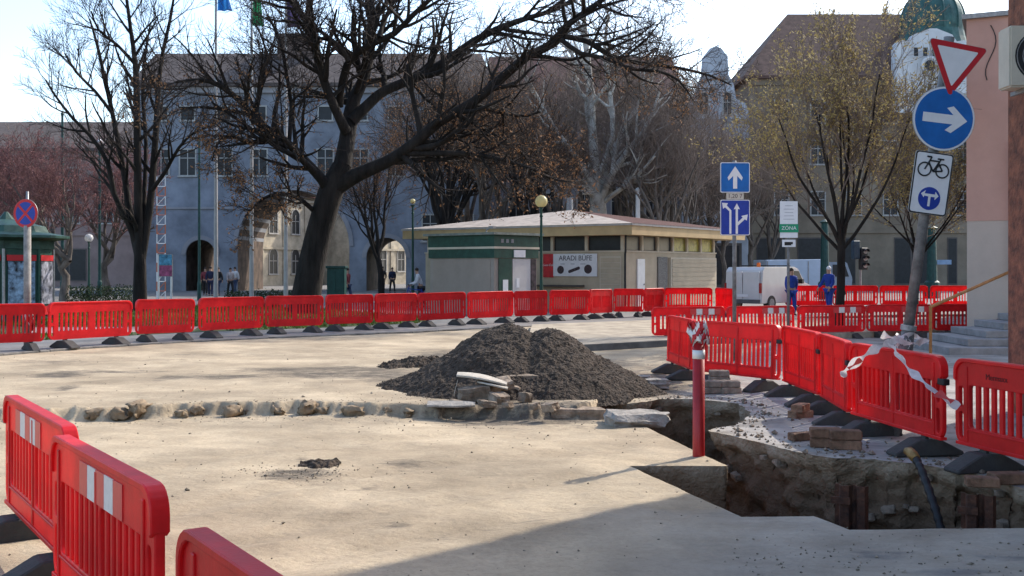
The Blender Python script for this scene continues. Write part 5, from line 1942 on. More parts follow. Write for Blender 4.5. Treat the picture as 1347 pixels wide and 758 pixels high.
# ------------------------------------------------------------------ kiosk
M['kiosk'] = pmat('kiosk_beige', (0.47, 0.39, 0.28), .85, .08, 1.5, .1, 20)
M['kiosk_light'] = pmat('kiosk_cream', (0.56, 0.49, 0.38), .85, .06, 1.5)
M['kiosk_soffit'] = pmat('kiosk_ochre_soffit', (0.50, 0.36, 0.19), .85, .08, 1.5)
M['green_dark'] = pmat('dark_green_paint', (0.014, 0.06, 0.042), .5, .2, 4)
M['green_post'] = pmat('green_post_paint', (0.014, 0.06, 0.055), .5, .2, 4)
def kiosk():
    N_ = Vector((4.55, 43.0, ZP))
    rz = math.atan2(.81, .58)
    r = thing('kiosk', 'low beige kiosk with a hipped roof and a band of windows', 'kiosk', N_, rz)
    LX, LY = 8.6, 10.5
    b = MB(); b.box(0, LX, 0, LY, -.1, 2.38)
    b.build('lower_wall', M['kiosk'], r)
    b = MB(); b.box(.12, LX - .12, .12, LY - .12, 2.381, 3.3)
    b.build('window_band', M['wframe_dark'], r)
    b = MB(); b.box(-.04, LX + .04, -.04, LY + .04, 2.381, 2.44)
    b.build('ledge', M['kiosk_light'], r)
    b = MB(); b.box(-.75, LX + 1.7, -.75, LY + .75, 3.05, 3.42)
    b.build('soffit', M['kiosk_soffit'], r)
    b = MB(); b.box(-.80, LX + 1.75, -.80, LY + .80, 3.421, 3.50)
    b.build('gutter', pmat('pale_gutter', (0.42, 0.39, 0.36), .6, .1, 4), r)
    rx0, rx1, ry0, ry1 = -.82, LX + 1.77, -.82, LY + .82
    cx_, cy_, zr = 4.3, 5.25, 4.42
    for nm, a, b_, ma in (('roof_slope', (rx0, ry1), (rx0, ry0), 'k_roof_a'), ('roof_slope', (rx0, ry0), (rx1, ry0), 'k_roof_b'), ('roof_slope', (rx1, ry0), (rx1, ry1), 'k_roof_b'), ('roof_slope', (rx1, ry1), (rx0, ry1), 'k_roof_a')):
        mt = pmat('pale_roof_felt', (0.42, 0.36, 0.31), .7, .18, 2.5, .3, 30) if ma == 'k_roof_a' else pmat('dark_red_roof_felt', (0.07, 0.022, 0.02), .95, .15, 2.5, .3, 30)  # two slopes coloured pale, the other two dark red
        mb = MB()
        mb.add([(a[0], a[1], 3.503), (b_[0], b_[1], 3.503), (cx_, cy_, zr)], [(0, 1, 2)])
        mb.build(nm, mt, r)
    # windows on both seen faces
    def pane_x(y0, y1, mat='pane'):
        q = MB(); q.box(.095, .115, y0, y1, 2.47, 3.04)
        q.build('window_pane', M[mat], r)
    def pane_y(x0, x1, mat='pane'):
        q = MB(); q.box(x0, x1, .095, .115, 2.47, 3.04)
        q.build('window_pane', M[mat], r)
    M['pane_yellow'] = pmat('yellow_lined_glass', (0.36, 0.33, 0.06), .4, .3, 5)
    for i in range(6):
        pane_x(.2 + 1.72 * i, 1.8 + 1.72 * i)
    for i in range(6):
        pane_y(.2 + 1.4 * i, 1.42 + 1.4 * i, 'pane' if i < 3 else 'pane_yellow')
    for i in range(7):
        q = MB(); y = .12 + 1.7 * i
        q.box(-.0, .11, y - .07, y + .07, 2.44, 3.05)
        q.build('window_post', M['kiosk_light'], r)
    for i in range(1, 7):
        q = MB(); x = .12 + 1.39 * i
        q.box(x - .08, x + .08, .0, .11, 2.44, 3.05)
        q.build('window_post', M['kiosk_light'], r)
    # doors and shutters
    q = MB(); q.box(1.0, 1.62, -.05, -.003, 0, 2.1)
    d_ = q.build('door', M['white'], r)
    q = MB(); q.tube([(1.52, -.09, 1.05), (1.52, -.052, 1.05)], .03, 8)
    q.build('handle', M['steel'], d_)
    q = MB(); q.box(2.8, 3.65, -.05, -.003, 0, 2.2)
    q.build('door', pmat('grey_grille_door', (0.17, 0.165, 0.16), .7, .4, 25), r)
    q = MB(); q.box(3.85, 8.45, -.12, -.003, 0, 2.18)
    s_ = q.build('shutter_box', M['kiosk_light'], r)
    for i in range(10):
        q = MB(); q.box(3.95, 8.35, -.14, -.122, .15 + .2 * i, .32 + .2 * i)
        q.build('shutter_slat', M['kiosk'], s_)
    q = MB(); q.box(-.03, -.003, .15, 1.15, .1, 2.2)
    s_ = q.build('panel', M['kiosk_light'], r)
    for i in range(9):
        q = MB(); q.box(-.048, -.032, .2, 1.1, .2 + .22 * i, .39 + .22 * i)
        q.build('panel_slat', M['kiosk'], s_)
    q = MB(); q.box(-.32, -.003, 1.9, 4.6, .95, 1.02)
    q.build('counter', pmat('dark_counter', (0.10, 0.085, 0.075), .7, .2, 4), r)
    q = MB(); q.tube([(-.12, -.12, 3.05), (-.10, -.10, 2.4), (-.06, -.06, 2.3), (-.06, -.06, 0)], .045, 8)
    q.build('drain_pipe', M['black'], r)
    q = MB(); q.tube([(5.6, 6.2, 3.9), (5.6, 6.2, 5.1)], .16, 10)
    q.build('chimney_pipe', M['steel'], r)
    # sign board on the front: red disc part and lettering
    c = thing('sign_board', 'white snack bar board with black lettering and a red drinks panel', 'sign', r.matrix_basis @ Vector((-.005, 2.6, 1.85)), rz - R(90))
    q = MB(); q.box(-.82, 1.33, -.045, -.003, -.47, .47)
    q.build('board', M['sign_white'], c)
    q = MB(); q.box(-1.33, -.825, -.05, -.003, -.52, .47)
    rp = q.build('red_panel', pmat('bright_red_panel', (0.55, 0.012, 0.02), .45, .15, 5), c)
    obj('lettering', text_mesh('Coca-Cola', .13, .002, shear=.3), M['sign_white'], rp, loc=(-1.08, -.053, 0))
    ink = pmat('black_ink', (0.025, 0.022, 0.03), .6, .1, 5)
    obj('lettering', text_mesh('ARADI BÜFE', .30, .002), ink, c, loc=(.28, -.048, .28))
    for (x, w) in ((-.35, .22), (.15, .2), (.65, .25)):
        q = MB(); q.box(x - w / 2, x + w / 2, -.0475, -.0455, .03, .06)
        q.build('text_line', pmat('grey_ink', (0.33, 0.33, 0.36), .6, .1, 5), c)
    food = pmat('dark_food_print', (0.07, 0.045, 0.05), .6, .4, 14)
    film([circle(-.45, -.2, .17, 20)], 'black', c, -.048, 'food_picture').data.materials[0] = food
    film([rotp(rrect(-.3, .3, -.065, .065, .06), R(18), .22, -.2)], 'black', c, -.048, 'food_picture').data.materials[0] = food
    film([circle(.9, -.17, .19, 20)], 'black', c, -.048, 'food_picture').data.materials[0] = food
kiosk()
def booth():
    K = Vector((-.65, 38.8, ZP))
    rz = R(47.5)
    r = thing('booth', 'small booth with a dark green roof band and beige panels', 'booth', K, rz)
    LX, LY = 2.35, 3.4
    b = MB(); b.box(0, LX, 0, LY, -.1, 2.1)
    b.build('wall', pmat('booth_beige', (0.31, 0.265, 0.225), .85, .06, 2), r)
    b = MB(); b.box(-.05, LX + .05, -.05, LY + .05, 2.101, 2.44)
    b.build('lower_band', M['green_dark'], r)
    b = MB(); b.box(-.08, LX + .08, -.08, LY + .08, 2.441, 2.52)
    b.build('pale_strip', M['kiosk_light'], r)
    b = MB(); b.box(-.06, LX + .06, -.06, LY + .06, 2.521, 2.95)
    b.build('upper_band', M['green_dark'], r)
    b = MB(); b.box(-.2, LX + .2, -.2, LY + .2, 2.951, 3.04)
    b.build('roof', pmat('booth_roof_edge', (0.20, 0.22, 0.19), .6, .2, 4), r)
    b = MB(); b.box(-.015, -.002, .18, LY - .18, .1, 2.05)
    b.build('side_panel', pmat('booth_panel_beige', (0.31, 0.255, 0.21), .85, .05, 2), r)
    b = MB(); b.box(.22, .92, -.04, -.003, 0, 2.08)
    d_ = b.build('door', M['green_dark'], r)
    b = MB(); b.box(.42, .70, -.05, -.041, .75, 1.3)
    b.build('notice', M['sign_white'], d_)
    b = MB(); b.box(.98, 1.98, -.02, -.003, 0, 2.08)
    p_ = b.build('front_panel', pmat('pale_booth_panel', (0.55, 0.52, 0.50), .8, .05, 2), r)
    b = MB(); b.box(1.18, 1.34, -.03, -.021, 1.0, 1.35)
    b.build('notice', M['sign_white'], p_)
    b = MB(); b.box(2.0, 2.28, -.04, -.003, 0, 2.06)
    b.build('vending_panel', pmat('dark_purple_panel', (0.07, 0.045, 0.055), .6, .5, 6), r)
    b = MB(); b.box(1.0, 1.62, -.085, -.052, 2.13, 2.40)
    b.build('white_sign', M['sign_white'], r)
    for i in range(3):
        b = MB(); b.box(.3 + .27 * i, .44 + .27 * i, -.075, -.0615, 2.66, 2.80)
        b.build('badge', pmat('grey_badge', (0.22, 0.22, 0.23), .6, .2, 9), r)
    b = MB(); b.tube([(-.1, .3, 3.04), (-.1, .3, 3.12), (-.1, .1, 3.2)], .03, 6)
    b.box(-.16, .0, -.1, .14, 3.18, 3.26)
    b.build('lamp', M['steel'], r)
booth()
def globe_lamp(px, d, ytop, label, globe=(0.80, 0.72, 0.42), rgl=.16):
    b = GX(px, d, ZP)
    r = thing('street_lamp', label, 'lamp', b)
    z = H + (HY - ytop) / F * d - ZP
    m = MB(); m.lathe([(.13, 0), (.13, .5), (.08, .6), (.055, 1.4), (.045, z - .75), (.07, z - .72), (.045, z - .65), (.045, z - .42), (.11, z - .36), (.11, z - .33)], 12)
    m.build('post', M['green_dark'], r, smooth=False)
    g = MB()
    g.lathe([(max(.004, rgl * math.sin(math.pi * i / 10)), z - .17 - rgl * math.cos(math.pi * i / 10)) for i in range(11)], 16)
    g.build('globe', pmat('milky_globe_%d' % int(globe[2] * 100), globe, .3, .04, 3, trans=.4), r, smooth=True)
globe_lamp(712, 39.0, 259, 'green lamp post with one cream globe in front of the kiosk', rgl=.23)
globe_lamp(543, 48.0, 260, 'lamp post with a small globe between the booth and the small archway', rgl=.12)
globe_lamp(117, 56.0, 309, 'white globe lamp among the reddish trees', (0.75, 0.74, 0.72), .22)
globe_lamp(4, 36.6, 294, 'white globe lamp rising behind the newspaper stand', (0.75, 0.74, 0.72), .2)

def flag_pole(px, d, col, label, seed, top=13.6, fl=1.5, fw=.5, print_=None):
    b = GX(px, d, ZP)
    r = thing('flag_pole', label, 'flag pole', b)
    m = MB(); m.lathe([(.11, 0), (.10, .3), (.085, 3), (.06, 9), (.045, top), (.06, top + .05), (.005, top + .12)], 12)
    m.build('pole', pmat('white_grey_pole', (0.42, 0.40, 0.39), .5, .08, 4), r, smooth=True)
    rr = random.Random(seed)
    n, k = 14, 12
    vs, fs = [], []
    for j in range(n + 1):
        for i in range(k + 1):
            u, v = i / k, j / n
            fold = .07 * math.sin(u * 11 + seed + v * 2) * (.4 + v)
            vs.append((.06 + u * fw * (.55 + .45 * v), fold, top - .1 - v * fl - .15 * u * (1 - v)))
    for j in range(n):
        for i in range(k):
            a = j * (k + 1) + i
            fs.append((a, a + 1, a + k + 2, a + k + 1))
    me = bpy.data.meshes.new('flag')
    me.from_pydata(vs, [], fs)
    me.polygons.foreach_set('use_smooth', [True] * len(fs))
    f = obj('flag', me, col, r)
    if print_:
        g = MB()
        for (u, z, s) in print_:
            g.add([(.06 + fw * .5 - s, -.16, top - z - s), (.06 + fw * .5 + s, -.16, top - z - s), (.06 + fw * .5, -.16, top - z + s)], [(0, 1, 2)])
    return r
flag_pole(284, 45, pmat('blue_flag_cloth', (0.03, 0.19, 0.52), .8, .15, 3, trans=.35), 'white flag pole with a blue flag', 1.0, 13.85, 1.15, .62)
flag_pole(331, 45, pmat('green_flag_cloth', (0.01, 0.34, 0.13), .8, .35, 7, trans=.35, col2=(0.02, 0.16, 0.07)), 'white flag pole with a green flag', 2.3, 14.2, 2.15, .42)
flag_pole(376, 45, pmat('purple_flag_cloth', (0.07, 0.055, 0.14), .8, .25, 4, trans=.35), 'white flag pole with a dark purple flag', 4.1, 13.75, 1.75, .62)

# ------------------------------------------------------------------ left side furniture
def news_stand():
    d = 34.0
    c = GX(8, d + 1.2, ZP)
    r = thing('newspaper_stand', 'dark green newspaper stand with posters under a flared roof', 'kiosk', c, R(22.5))
    oct_ = lambda rad: [(rad * math.cos(i * math.pi / 4), rad * math.sin(i * math.pi / 4)) for i in range(8)]
    m = MB()
    m.lathe([(1.42, -.1), (1.42, 2.35)], 8)
    m.build('body', M['green_dark'], r)
    m = MB()
    m.lathe([(1.46, 2.36), (1.46, 2.62), (1.95, 2.72), (1.95, 2.80), (1.3, 2.92), (1.2, 3.12), (.25, 3.35), (.05, 3.6)], 8)
    m.build('roof', pmat('green_metal_roof', (0.035, 0.085, 0.065), .55, .3, 3), r)
    cols = [(0.30, 0.40, 0.50), (0.16, 0.19, 0.22), (0.25, 0.30, 0.38), (0.2, 0.2, 0.25), (0.3, 0.35, 0.4), (.3, .3, .3), (.2, .3, .4), (.3, .3, .35)]  # plain print colour of the poster on each side
    for i in range(8):
        a = (i + .5) * math.pi / 4
        ca, sa = math.cos(a), math.sin(a)
        ap = 1.42 * math.cos(math.pi / 8)
        Mx = Matrix.Rotation(a + math.pi / 2, 4, 'Z')
        T = Matrix.Translation((ca * (ap + .03), sa * (ap + .03), 0)) @ Mx
        q = MB(); q.box(-.42, .42, -.02, .02, .55, 1.95, T)
        p_ = q.build('poster', pmat('poster_print_%d' % i, cols[i], .5, .5, 5), r)
        q = MB(); q.box(-.46, .46, -.025, .02, 1.97, 2.16, T)
        q.build('red_header', pmat('red_header', (0.5, .02, .025), .5, .1, 5), r)
        q = MB(); q.box(-.46, .46, -.025, .02, .2, .48, T)
        q.build('red_panel', pmat('red_header', (0.5, .02, .025), .5, .1, 5), r)
        T2 = Matrix.Translation((1.44 * math.cos(i * math.pi / 4), 1.44 * math.sin(i * math.pi / 4), 0))
        q = MB(); q.tube([T2 @ Vector((0, 0, 0)), T2 @ Vector((0, 0, 2.36))], .05, 6)
        q.build('corner_post', M['green_dark'] if i % 2 else M['steel'], r)
news_stand()
def tall_pole(px, d, ytop, label, mat='green_post', rad=.09, lamp=None):
    b = GX(px, d, ZP)
    r = thing('tall_pole', label, 'pole', b)
    z = H + (HY - ytop) / F * d - ZP
    m = MB(); m.lathe([(rad * 1.4, 0), (rad * 1.4, .9), (rad, 1.0), (rad * .7, z)], 12)
    m.build('shaft', M[mat], r, smooth=False)
    m = MB(); m.lathe([(rad * .72, z - .1), (rad * 1.1, z), (.01, z + .15)], 12)
    m.build('cap', M[mat], r)
    if lamp:
        m = MB(); m.tube([(0, 0, z - lamp[1]), (lamp[0], 0, z - lamp[1] + .1)], .03, 6)
        m.build('arm', M[mat], r)
        m = MB(); m.lathe([(.05, .2), (.2, .05), (.2, 0), (.02, -.14)], 12, (lamp[0], 0, z - lamp[1]))
        m.build('lamp_head', M['white'], r)
tall_pole(82, 60, 150, 'tall slim green pole standing among the reddish trees')
tall_pole(131, 62, 200, 'green pole with a white lamp head beside the bare stems', lamp=(.0, -.55))
tall_pole(262, 56, 180, 'dark green pole in front of a small dark archway', rad=.075)
tall_pole(1085, 58, 292, 'thick green pole behind the workers', rad=.26)
tall_pole(1226, 60, 300, 'thick green pole behind the leaning sign pole', rad=.30)
tall_pole(839, 58, 250, 'pale chimney like pole behind the kiosk roof', 'white', .16)
def mast():
    d = 56
    b = GX(212, d, ZP)
    r = thing('lattice_mast', 'orange and white lattice mast in front of the gate palace', 'mast', b)
    z1 = H + (HY - 235) / F * d
    o_ = pmat('orange_paint', (0.55, 0.16, 0.06), .6, .1, 4)
    k = int(z1 / .5)
    for i in range(k):
        z = z1 * i / k
        m = MB()
        for sx in (-.22, .22):
            m.tube([(sx, 0, z), (sx, 0, z + z1 / k)], .03, 5)
        m.tube([(-.22, 0, z), (.22, 0, z + z1 / k)], .02, 5)
        m.tube([(-.22, 0, z), (.22, 0, z)], .02, 5)
        m.build('mast_section', o_ if i % 2 else M['white'], r)['kind'] = 'stuff'
mast()
def info_board():
    d = 47.0
    b = GX(217, d, ZP)
    r = thing('info_board', 'two legged board with a blue and a pink poster beside the lattice mast', 'board', b)
    zc = lambda y: H + (HY - y) / F * d - ZP
    for s, ma in ((-.28, 'white'), (.28, 'white')):
        m = MB(); m.tube([(s, 0, 0), (s, 0, zc(335))], .045, 8)
        m.build('leg', M[ma], r)
    m = MB(); m.box(-.24, .32, -.05, -.046 + .0, zc(349), zc(335))
    m.build('blue_poster', pmat('blue_poster', (0.10, 0.33, 0.5), .5, .35, 6), r)
    m = MB(); m.box(-.24, .32, -.05, -.046, zc(363.5), zc(349.3))
    m.build('pink_poster', pmat('pink_poster', (0.42, 0.09, 0.2), .5, .35, 6), r)
    m = MB(); m.box(-.26, .34, -.045, .03, zc(364), zc(334.5))
    m.build('backing', M['steel'], r)
info_board()
def cabinet(px0, px1, d, ytop, label):
    a, b = GX(px0, d, ZP), GX(px1, d, ZP)
    r = thing('utility_cabinet', label, 'cabinet', a)
    w = b.x - a.x
    z = H + (HY - ytop) / F * d - ZP
    m = MB(); m.box(0, w, 0, .6, 0, z - .1)
    m.build('body', M['green_post'], r, bevel=.01)
    m = MB(); m.box(-.05, w + .05, -.05, .65, z - .098, z)
    m.build('lid', M['green_post'], r, bevel=.01)
    m = MB(); m.box(.06, w / 2 - .01, -.02, -.002, .12, z - .2)
    m.build('door', M['green_post'], r)
    m = MB(); m.box(w / 2 + .01, w - .06, -.02, -.002, .12, z - .2)
    m.build('door', M['green_post'], r)
cabinet(430, 453, 44, 350, 'dark green cabinet beside the oak trunk')
def hedge(px0, px1, d, h, label, seed):
    a, b = GX(px0, d, ZP), GX(px1, d, ZP)
    rr = random.Random(seed)
    vs, fs = [], []
    for i in range(int((b.x - a.x) * 900)):
        c = Vector((rr.uniform(a.x, b.x), d + rr.uniform(-.45, .45), ZP + rr.uniform(.02, h) * (.85 + .3 * noise.noise(Vector((i * .01, 0, seed))))))
        q = Vector((rr.uniform(-1, 1), rr.uniform(-1, 1), rr.uniform(-1, 1))).normalized()
        w = q.orthogonal().normalized()
        s = rr.uniform(.03, .07)
        o_ = len(vs)
        vs += [tuple(c - q * s), tuple(c + w * s * .5), tuple(c + q * s), tuple(c - w * s * .5)]
        fs.append((o_, o_ + 1, o_ + 2, o_ + 3))
    me = bpy.data.meshes.new('hedge')
    me.from_pydata(vs, [], fs)
    tag(obj('hedge', me, M['hedge']), label, 'hedge')
hedge(296, 395, 47, .82, 'low clipped hedge behind the flag poles', 1)
hedge(90, 175, 52, .95, 'low dark hedge behind the slender stems', 2)

# ------------------------------------------------------------------ right side: van, truck, traffic light
def wheel(root, x, y, r_, w):
    t = MB(); t.tube([(x, y - w / 2, r_), (x, y + w / 2, r_)], r_, 20)
    o = t.build('wheel', M['black'], root)
    t = MB(); t.tube([(x, y - w / 2 - .012, r_), (x, y + w / 2 + .012, r_)], r_ * .6, 14)
    t.build('rim', M['steel'], o)
def van():
    c = GX(977, 43.0, ZP)
    r = thing('van', 'white delivery van parked behind the barriers with a bar on its roof', 'van', c, R(45))
    wm = pmat('white_car_paint', (0.62, 0.61, 0.60), .3, .04, 2, coat=.4, spec=.5)
    # profile in local x (length, rear at 0) and z
    prof = [(0.0, .35), (0.05, 1.0), (.10, 1.62), (.25, 1.76), (2.55, 1.78), (2.85, 1.70), (3.42, 1.12), (3.95, .98), (4.15, .78), (4.18, .32), (0.0, .30)]
    m = MB(); m.prism(prof, -.86, .86)
    body = m.build('body', wm, r, bevel=.05, seg=2)
    for (x, y) in ((.75, -.78), (.75, .78), (3.35, -.78), (3.35, .78)):
        wheel(r, x, y, .31, .2)
    gl = M['pane']
    m = MB(); m.prism([(2.35, 1.08), (3.30, 1.10), (2.86, 1.60), (2.35, 1.62)], -.875, -.868)
    m.build('side_window', gl, r)
    m = MB(); m.prism([(2.35, 1.08), (3.30, 1.10), (2.86, 1.60), (2.35, 1.62)], .868, .875)
    m.build('side_window', gl, r)
    m = MB(); m.add([(2.93, -.74, 1.66), (2.93, .74, 1.66), (3.44, .74, 1.14), (3.44, -.74, 1.14)], [(0, 1, 2, 3)])
    m.build('windscreen', gl, r)
    for s in (-1, 1):
        m = MB(); m.box(-.02, .06, s * .80 - .05, s * .80 + .05, .72, 1.12)
        m.build('tail_light', pmat('tail_light_red', (0.35, .01, .01), .3, .1, 5), r)
        m = MB(); m.box(2.95, 3.1, s * .90 - .08 * (s < 0), s * .90 + .08 * (s > 0), 1.08, 1.26)
        m.build('mirror', M['black'], r)
        m = MB(); m.box(-.02, .045, min(s * .02, s * .78), max(s * .02, s * .78), .45, 1.58)
        d_ = m.build('rear_door', wm, r, bevel=.015)
    m = MB(); m.box(-.08, .06, -.8, .8, .30, .46)
    m.build('bumper', pmat('grey_bumper', (0.12, .12, .12), .7, .1, 5), r)
    m = MB(); m.box(-.035, -.024, -.26, .26, .56, .67)
    m.build('number_plate', M['sign_white'], r)
    for x in (1.2, 2.3):
        m = MB(); m.box(x - .03, x + .03, -.8, .8, 1.79, 1.84)
        m.build('roof_bar', M['black'], r)
    m = MB(); m.lathe([(.08, 0), (.08, .14), (.05, .18)], 10, (.7, -.3, 1.77))
    m.build('beacon', pmat('orange_beacon', (0.7, .2, .04), .3, .1, 5, trans=.3), r)
van()
def truck():
    c = GX(1008, 62.0, ZP)
    r = thing('truck', 'truck with a pale blue box body behind the van', 'truck', c, R(8))
    bm_ = pmat('pale_blue_panel', (0.42, 0.50, 0.60), .6, .06, 1.5)
    m = MB(); m.prism([(0, .55), (3.75, .55), (3.75, 1.85), (3.35, 2.22), (0, 2.18)], 0, 2.1)
    b_ = m.build('box_body', bm_, r, bevel=.03)
    for x in (.0, 1.25, 2.5):
        m = MB(); m.box(x + .05, x + .09, -.03, -.002, .6, 2.1)
        m.build('panel_joint', M['steel'], b_)
    m = MB(); m.prism([(3.8, .4), (5.3, .4), (5.35, 1.1), (5.0, 2.05), (3.8, 2.05)], .05, 2.05)
    cb = m.build('cab', pmat('cab_paint', (0.25, .30, .36), .4, .08, 2), r, bevel=.05, seg=2)
    m = MB(); m.prism([(4.1, 1.2), (5.1, 1.2), (4.85, 1.9), (4.1, 1.9)], .02, .045)
    m.build('side_window', M['pane'], cb)
    for x in (.8, 2.9, 4.6):
        for y in (.15, 1.95):
            wheel(r, x, y, .38, .25)
    m = MB(); m.box(.1, 5.2, .4, 1.7, .38, .54)
    m.build('chassis', M['black'], r)
truck()
def traffic_light():
    d = 46
    b = GX(1132, d, ZP)
    r = thing('traffic_light', 'black traffic light on a thin grey post behind the barriers', 'traffic light', b, R(20))
    z = H + (HY - 326) / F * d - ZP
    m = MB(); m.tube([(0, 0, 0), (0, 0, z - .1)], .045, 8)
    m.build('post', M['steel'], r)
    m = MB(); m.box(-.17, .17, -.3, -.05, z - .95, z)
    h_ = m.build('housing', M['black'], r, bevel=.03)
    for i in range(3):
        zz = z - .17 - .3 * i
        m = MB(); m.tube([(0, -.34, zz), (0, -.302, zz)], .1, 14)
        m.build('lens', pmat('pale_lens', (0.35, .36, .36), .3, .1, 5), h_)
        m = MB()
        m.add([(.12 * math.cos(R(a)), y, zz + .12 * math.sin(R(a))) for y in (-.302, -.48) for a in range(0, 181, 30)], [(i_, i_ + 1, i_ + 8, i_ + 7) for i_ in range(6)])
        m.build('hood', M['black'], h_)
    m = MB(); m.box(-.55, -.2, -.25, -.05, z - .5, z + .3)
    m.build('rear_housing', pmat('dark_blue_housing', (0.02, .05, .08), .5, .2, 4), r, bevel=.03)
traffic_light()
def bar_sign():
    d = 60
    b = GX(1243, d, ZP)
    r = thing('street_name_sign', 'small pale blue street sign on a thin post near the green pole', 'sign', b)
    z = H + (HY - 345) / F * d - ZP
    m = MB(); m.tube([(-.5, 0, 0), (-.5, 0, z + .2)], .03, 6)
    m.build('post', M['steel'], r)
    m = MB(); m.box(-.5, .35, -.05, -.035, z - .13, z + .13)
    m.build('plate', pmat('pale_blue_plate', (0.2, .32, .48), .5, .1, 4), r)
bar_sign()

# ------------------------------------------------------------------ people
def skin_mesh(verts, edges, radii, root, name, sub=1):
    me = bpy.data.meshes.new(name)
    me.from_pydata(verts, edges, [])
    o = bpy.data.objects.new(name, me)
    COL.objects.link(o)
    md_ = o.modifiers.new('s', 'SKIN')
    md_.use_smooth_shade = True
    for i, v in enumerate(me.skin_vertices[0].data):
        v.radius = radii[i] if isinstance(radii[i], (tuple, list)) else (radii[i], radii[i])
        v.use_root = (i == root)
    if sub:
        o.modifiers.new('d', 'SUBSURF').levels = sub
    dg = bpy.context.evaluated_depsgraph_get()
    out = bpy.data.meshes.new_from_object(o.evaluated_get(dg))
    bpy.data.objects.remove(o)
    bpy.data.meshes.remove(me)
    out.name = name
    out.materials.clear()
    return out
SKIN = pmat('skin', (0.45, 0.27, 0.19), .6, .08, 6)
HAIR = pmat('dark_hair', (0.035, 0.024, 0.018), .7, .2, 10)
def person(label, loc, rz, top, legs, h=1.75, walk=.18, arms=(.1, -.1), bend=0.0, cap=None, hold=0.0, group=None):
    r = thing('person', label, 'person', loc, rz, group)
    k = h / 1.75
    S = lambda *p: (p[0] * k, p[1] * k, p[2] * k)
    by = -bend
    pel, waist, chest, neck, headb, headt = S(0, 0, .95), S(0, by * .3, 1.12), S(0, by * .8, 1.36), S(0, by, 1.50), S(0, by * 1.05 - .01, 1.60), S(0, by * 1.08 - .015, 1.71)
    V = [pel, waist, chest, neck, headb, headt]
    Rr = [(.15 * k, .11 * k), (.14 * k, .10 * k), (.17 * k, .11 * k), (.055 * k, .055 * k), (.078 * k, .092 * k), (.072 * k, .085 * k)]
    E = [(0, 1), (1, 2), (2, 3), (3, 4), (4, 5)]
    hands = []
    for s, sw in ((-1, arms[0]), (1, arms[1])):
        i = len(V)
        V += [S(s * .19, by * .85, 1.41), S(s * .25, by * .85 - sw * .4, 1.14), S(s * .23, by * .85 - sw - hold * .8, .95 + hold * .25), S(s * .22, by * .85 - sw * 1.15 - hold, .86 + hold * .4)]
        Rr += [.058 * k, .045 * k, .034 * k, .028 * k]
        E += [(2, i), (i, i + 1), (i + 1, i + 2), (i + 2, i + 3)]
        hands.append((Vector(V[i + 2]), Vector(V[i + 3]), s))
    for s in (-1, 1):
        i = len(V)
        f = walk * s
        V += [S(s * .09, 0, .88), S(s * .10, -f * .6 - .02, .48), S(s * .10, -f * .9 + .03, .09), S(s * .11, -f * .9 - .10, .035)]
        Rr += [.088 * k, .062 * k, .045 * k, (.045 * k, .03 * k)]
        E += [(0, i), (i, i + 1), (i + 1, i + 2), (i + 2, i + 3)]
    body = obj('body', skin_mesh(V, E, Rr, 0, 'body'), SKIN, r)
    # fingers
    fm = MB()
    for (w_, hd, s) in hands:
        d = (hd - w_).normalized()
        sd_ = d.cross(Vector((1, 0, 0))).normalized()
        for q in range(4):
            b0 = hd + sd_ * (.018 * (q - 1.5)) * k
            fm.tube([b0, b0 + d * .04 * k, b0 + d * (.075 - .008 * abs(q - 1.5)) * k + Vector((-s * .015, 0, 0))], [.010 * k, .009 * k, .006 * k], 5)
        b0 = hd - sd_ * .03 * k
        fm.tube([b0, b0 - sd_ * .025 * k + d * .02 * k, b0 - sd_ * .03 * k + d * .05 * k], [.011 * k, .010 * k, .007 * k], 5)
    fm.build('hand', SKIN, body)['kind'] = 'stuff'
    # clothes follow the same skeleton, a little fuller
    jv = [0, 1, 2, 3] + [6, 7, 8] + [10, 11, 12]
    mp = {a: i for i, a in enumerate(jv)}
    je = [(mp[a], mp[b]) for a, b in E if a in mp and b in mp]
    grow = lambda q, e: tuple(x + e for x in q) if isinstance(q, tuple) else q + e
    jr = [grow(Rr[a], .022 * k if a != 3 else .004) for a in jv]
    obj('jacket', skin_mesh([V[a] for a in jv], je, jr, 0, 'jacket'), top, r)
    lv = [0, 14, 15, 16, 18, 19, 20]
    mp = {a: i for i, a in enumerate(lv)}
    le = [(mp[a], mp[b]) for a, b in E if a in mp and b in mp]
    obj('trousers', skin_mesh([V[a] for a in lv], le, [grow(Rr[a], .018 * k) for a in lv], 0, 'trousers'), legs, r)
    for a in (16, 20):
        sm = skin_mesh([V[a], V[a + 1]], [(0, 1)], [.055 * k, (.05 * k, .036 * k)], 0, 'shoe')
        obj('shoe', sm, M['black'], r)
    hc = Vector(headt)
    hm = MB()
    prof = [(.005, .10)] + [(.088 * math.sin(R(a)), .098 * math.cos(R(a))) for a in (25, 50, 75, 100, 115)]
    hm.lathe([(x * k, z * k) for x, z in prof], 12, (hc.x, hc.y + .015 * k, hc.z - .03 * k))
    hm.build('cap' if cap else 'hair', cap or HAIR, r, smooth=True)
    nm = MB()
    fx, fy, fz = hc.x, Vector(headb).y - .088 * k, Vector(headb).z + .045 * k
    nm.add([(fx - .012 * k, fy, fz), (fx + .012 * k, fy, fz), (fx, fy - .022 * k, fz), (fx, fy, fz + .045 * k)], [(0, 1, 2), (0, 2, 3), (1, 3, 2)])
    nm.build('nose', SKIN, body)
    return r
blue_w = pmat('blue_workwear', (0.02, 0.055, 0.30), .8, .15, 6)
navy = pmat('navy_cloth', (0.02, 0.025, 0.06), .85, .2, 6)
dark = pmat('dark_cloth', (0.03, 0.028, 0.03), .85, .2, 6)
wht = pmat('white_cloth', (0.62, 0.60, 0.60), .85, .08, 6)
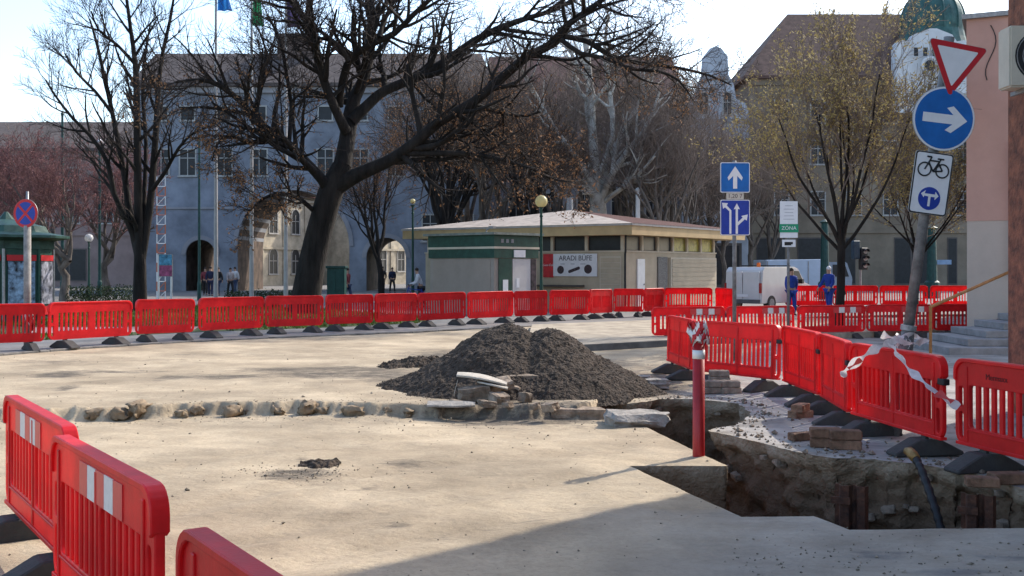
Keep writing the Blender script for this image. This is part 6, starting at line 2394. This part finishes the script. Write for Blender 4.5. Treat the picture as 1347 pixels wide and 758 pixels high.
redc = pmat('dark_red_cloth', (0.20, 0.04, 0.05), .85, .15, 6)
tan = pmat('pale_cloth', (0.42, 0.37, 0.36), .85, .15, 6)
jean = pmat('denim', (0.05, 0.07, 0.13), .85, .2, 6)
pz = lambda x, d: GX(x, d, ZP)
person('worker in blue overalls standing beside the van', pz(1041, 38.5), R(20), blue_w, blue_w, 1.72, .06)
person('worker in blue overalls with a white cap behind the slim trunk', pz(1091, 40.0), R(-60), blue_w, blue_w, 1.78, .08, (.2, .1), .03, M['white'], .12)
person('person in dark red walking out of the small dark archway', pz(270, 66), R(10), redc, dark, 1.72, .25)
person('person in navy walking before the small dark archway', pz(277, 64), R(190), navy, navy, 1.78, .2)
person('person in dark clothes and jeans beside the small dark archway', pz(287, 65), R(160), dark, jean, 1.75, .25)
person('person in pale jacket near the great archway', pz(303, 66), R(40), tan, dark, 1.70, .2)
person('person in white top near the edge of the great archway', pz(309, 69), R(-20), wht, jean, 1.75, .15)
person('dark figure standing inside the lit small archway', pz(503, 74), R(5), dark, dark, 1.78, .1)
person('person in navy walking through the lit small archway', pz(516, 72), R(30), navy, dark, 1.72, .2)
person('person in dark red beside the green cabinet', pz(457, 52), R(70), redc, jean, 1.70, .2)
wp = person('person in white shirt leaning over a bicycle beside the booth', pz(554, 46), R(-80), wht, dark, 1.72, .2, (.15, .1), .18, None, .25)
def bicycle(loc, rz, label):
    r = thing('bicycle', label, 'bicycle', loc, rz)
    for x in (-.52, .52):
        m = MB(); m.tube([(x + .33 * math.cos(a * .2618), 0, .34 + .33 * math.sin(a * .2618)) for a in range(25)], .02, 6, False)
        w = m.build('wheel', M['black'], r)
        m = MB()
        for a in range(6):
            m.tube([(x, 0, .34), (x + .32 * math.cos(a * 1.047), 0, .34 + .32 * math.sin(a * 1.047))], .004, 4)
        m.build('spokes', M['steel'], w)['kind'] = 'stuff'
    m = MB()
    for a, b in (((-.52, .34), (-.1, .34)), ((-.1, .34), (-.24, .86)), ((-.52, .34), (-.22, .78)), ((-.1, .34), (.34, .78)), ((-.22, .78), (.33, .84)), ((.52, .34), (.32, .95))):
        m.tube([(a[0], 0, a[1]), (b[0], 0, b[1])], .02, 6)
    m.build('frame', blue_w, r)
    m = MB(); m.box(-.38, -.12, -.07, .07, .86, .92)
    m.build('saddle', M['black'], r, bevel=.02)
    m = MB(); m.tube([(.22, -.28, 1.02), (.33, -.2, 1.02), (.32, 0, .97), (.33, .2, 1.02), (.22, .28, 1.02)], .015, 6)
    m.build('handlebar', M['black'], r)
bicycle(pz(548, 45.3), R(175), 'blue bicycle held by the person in the white shirt')
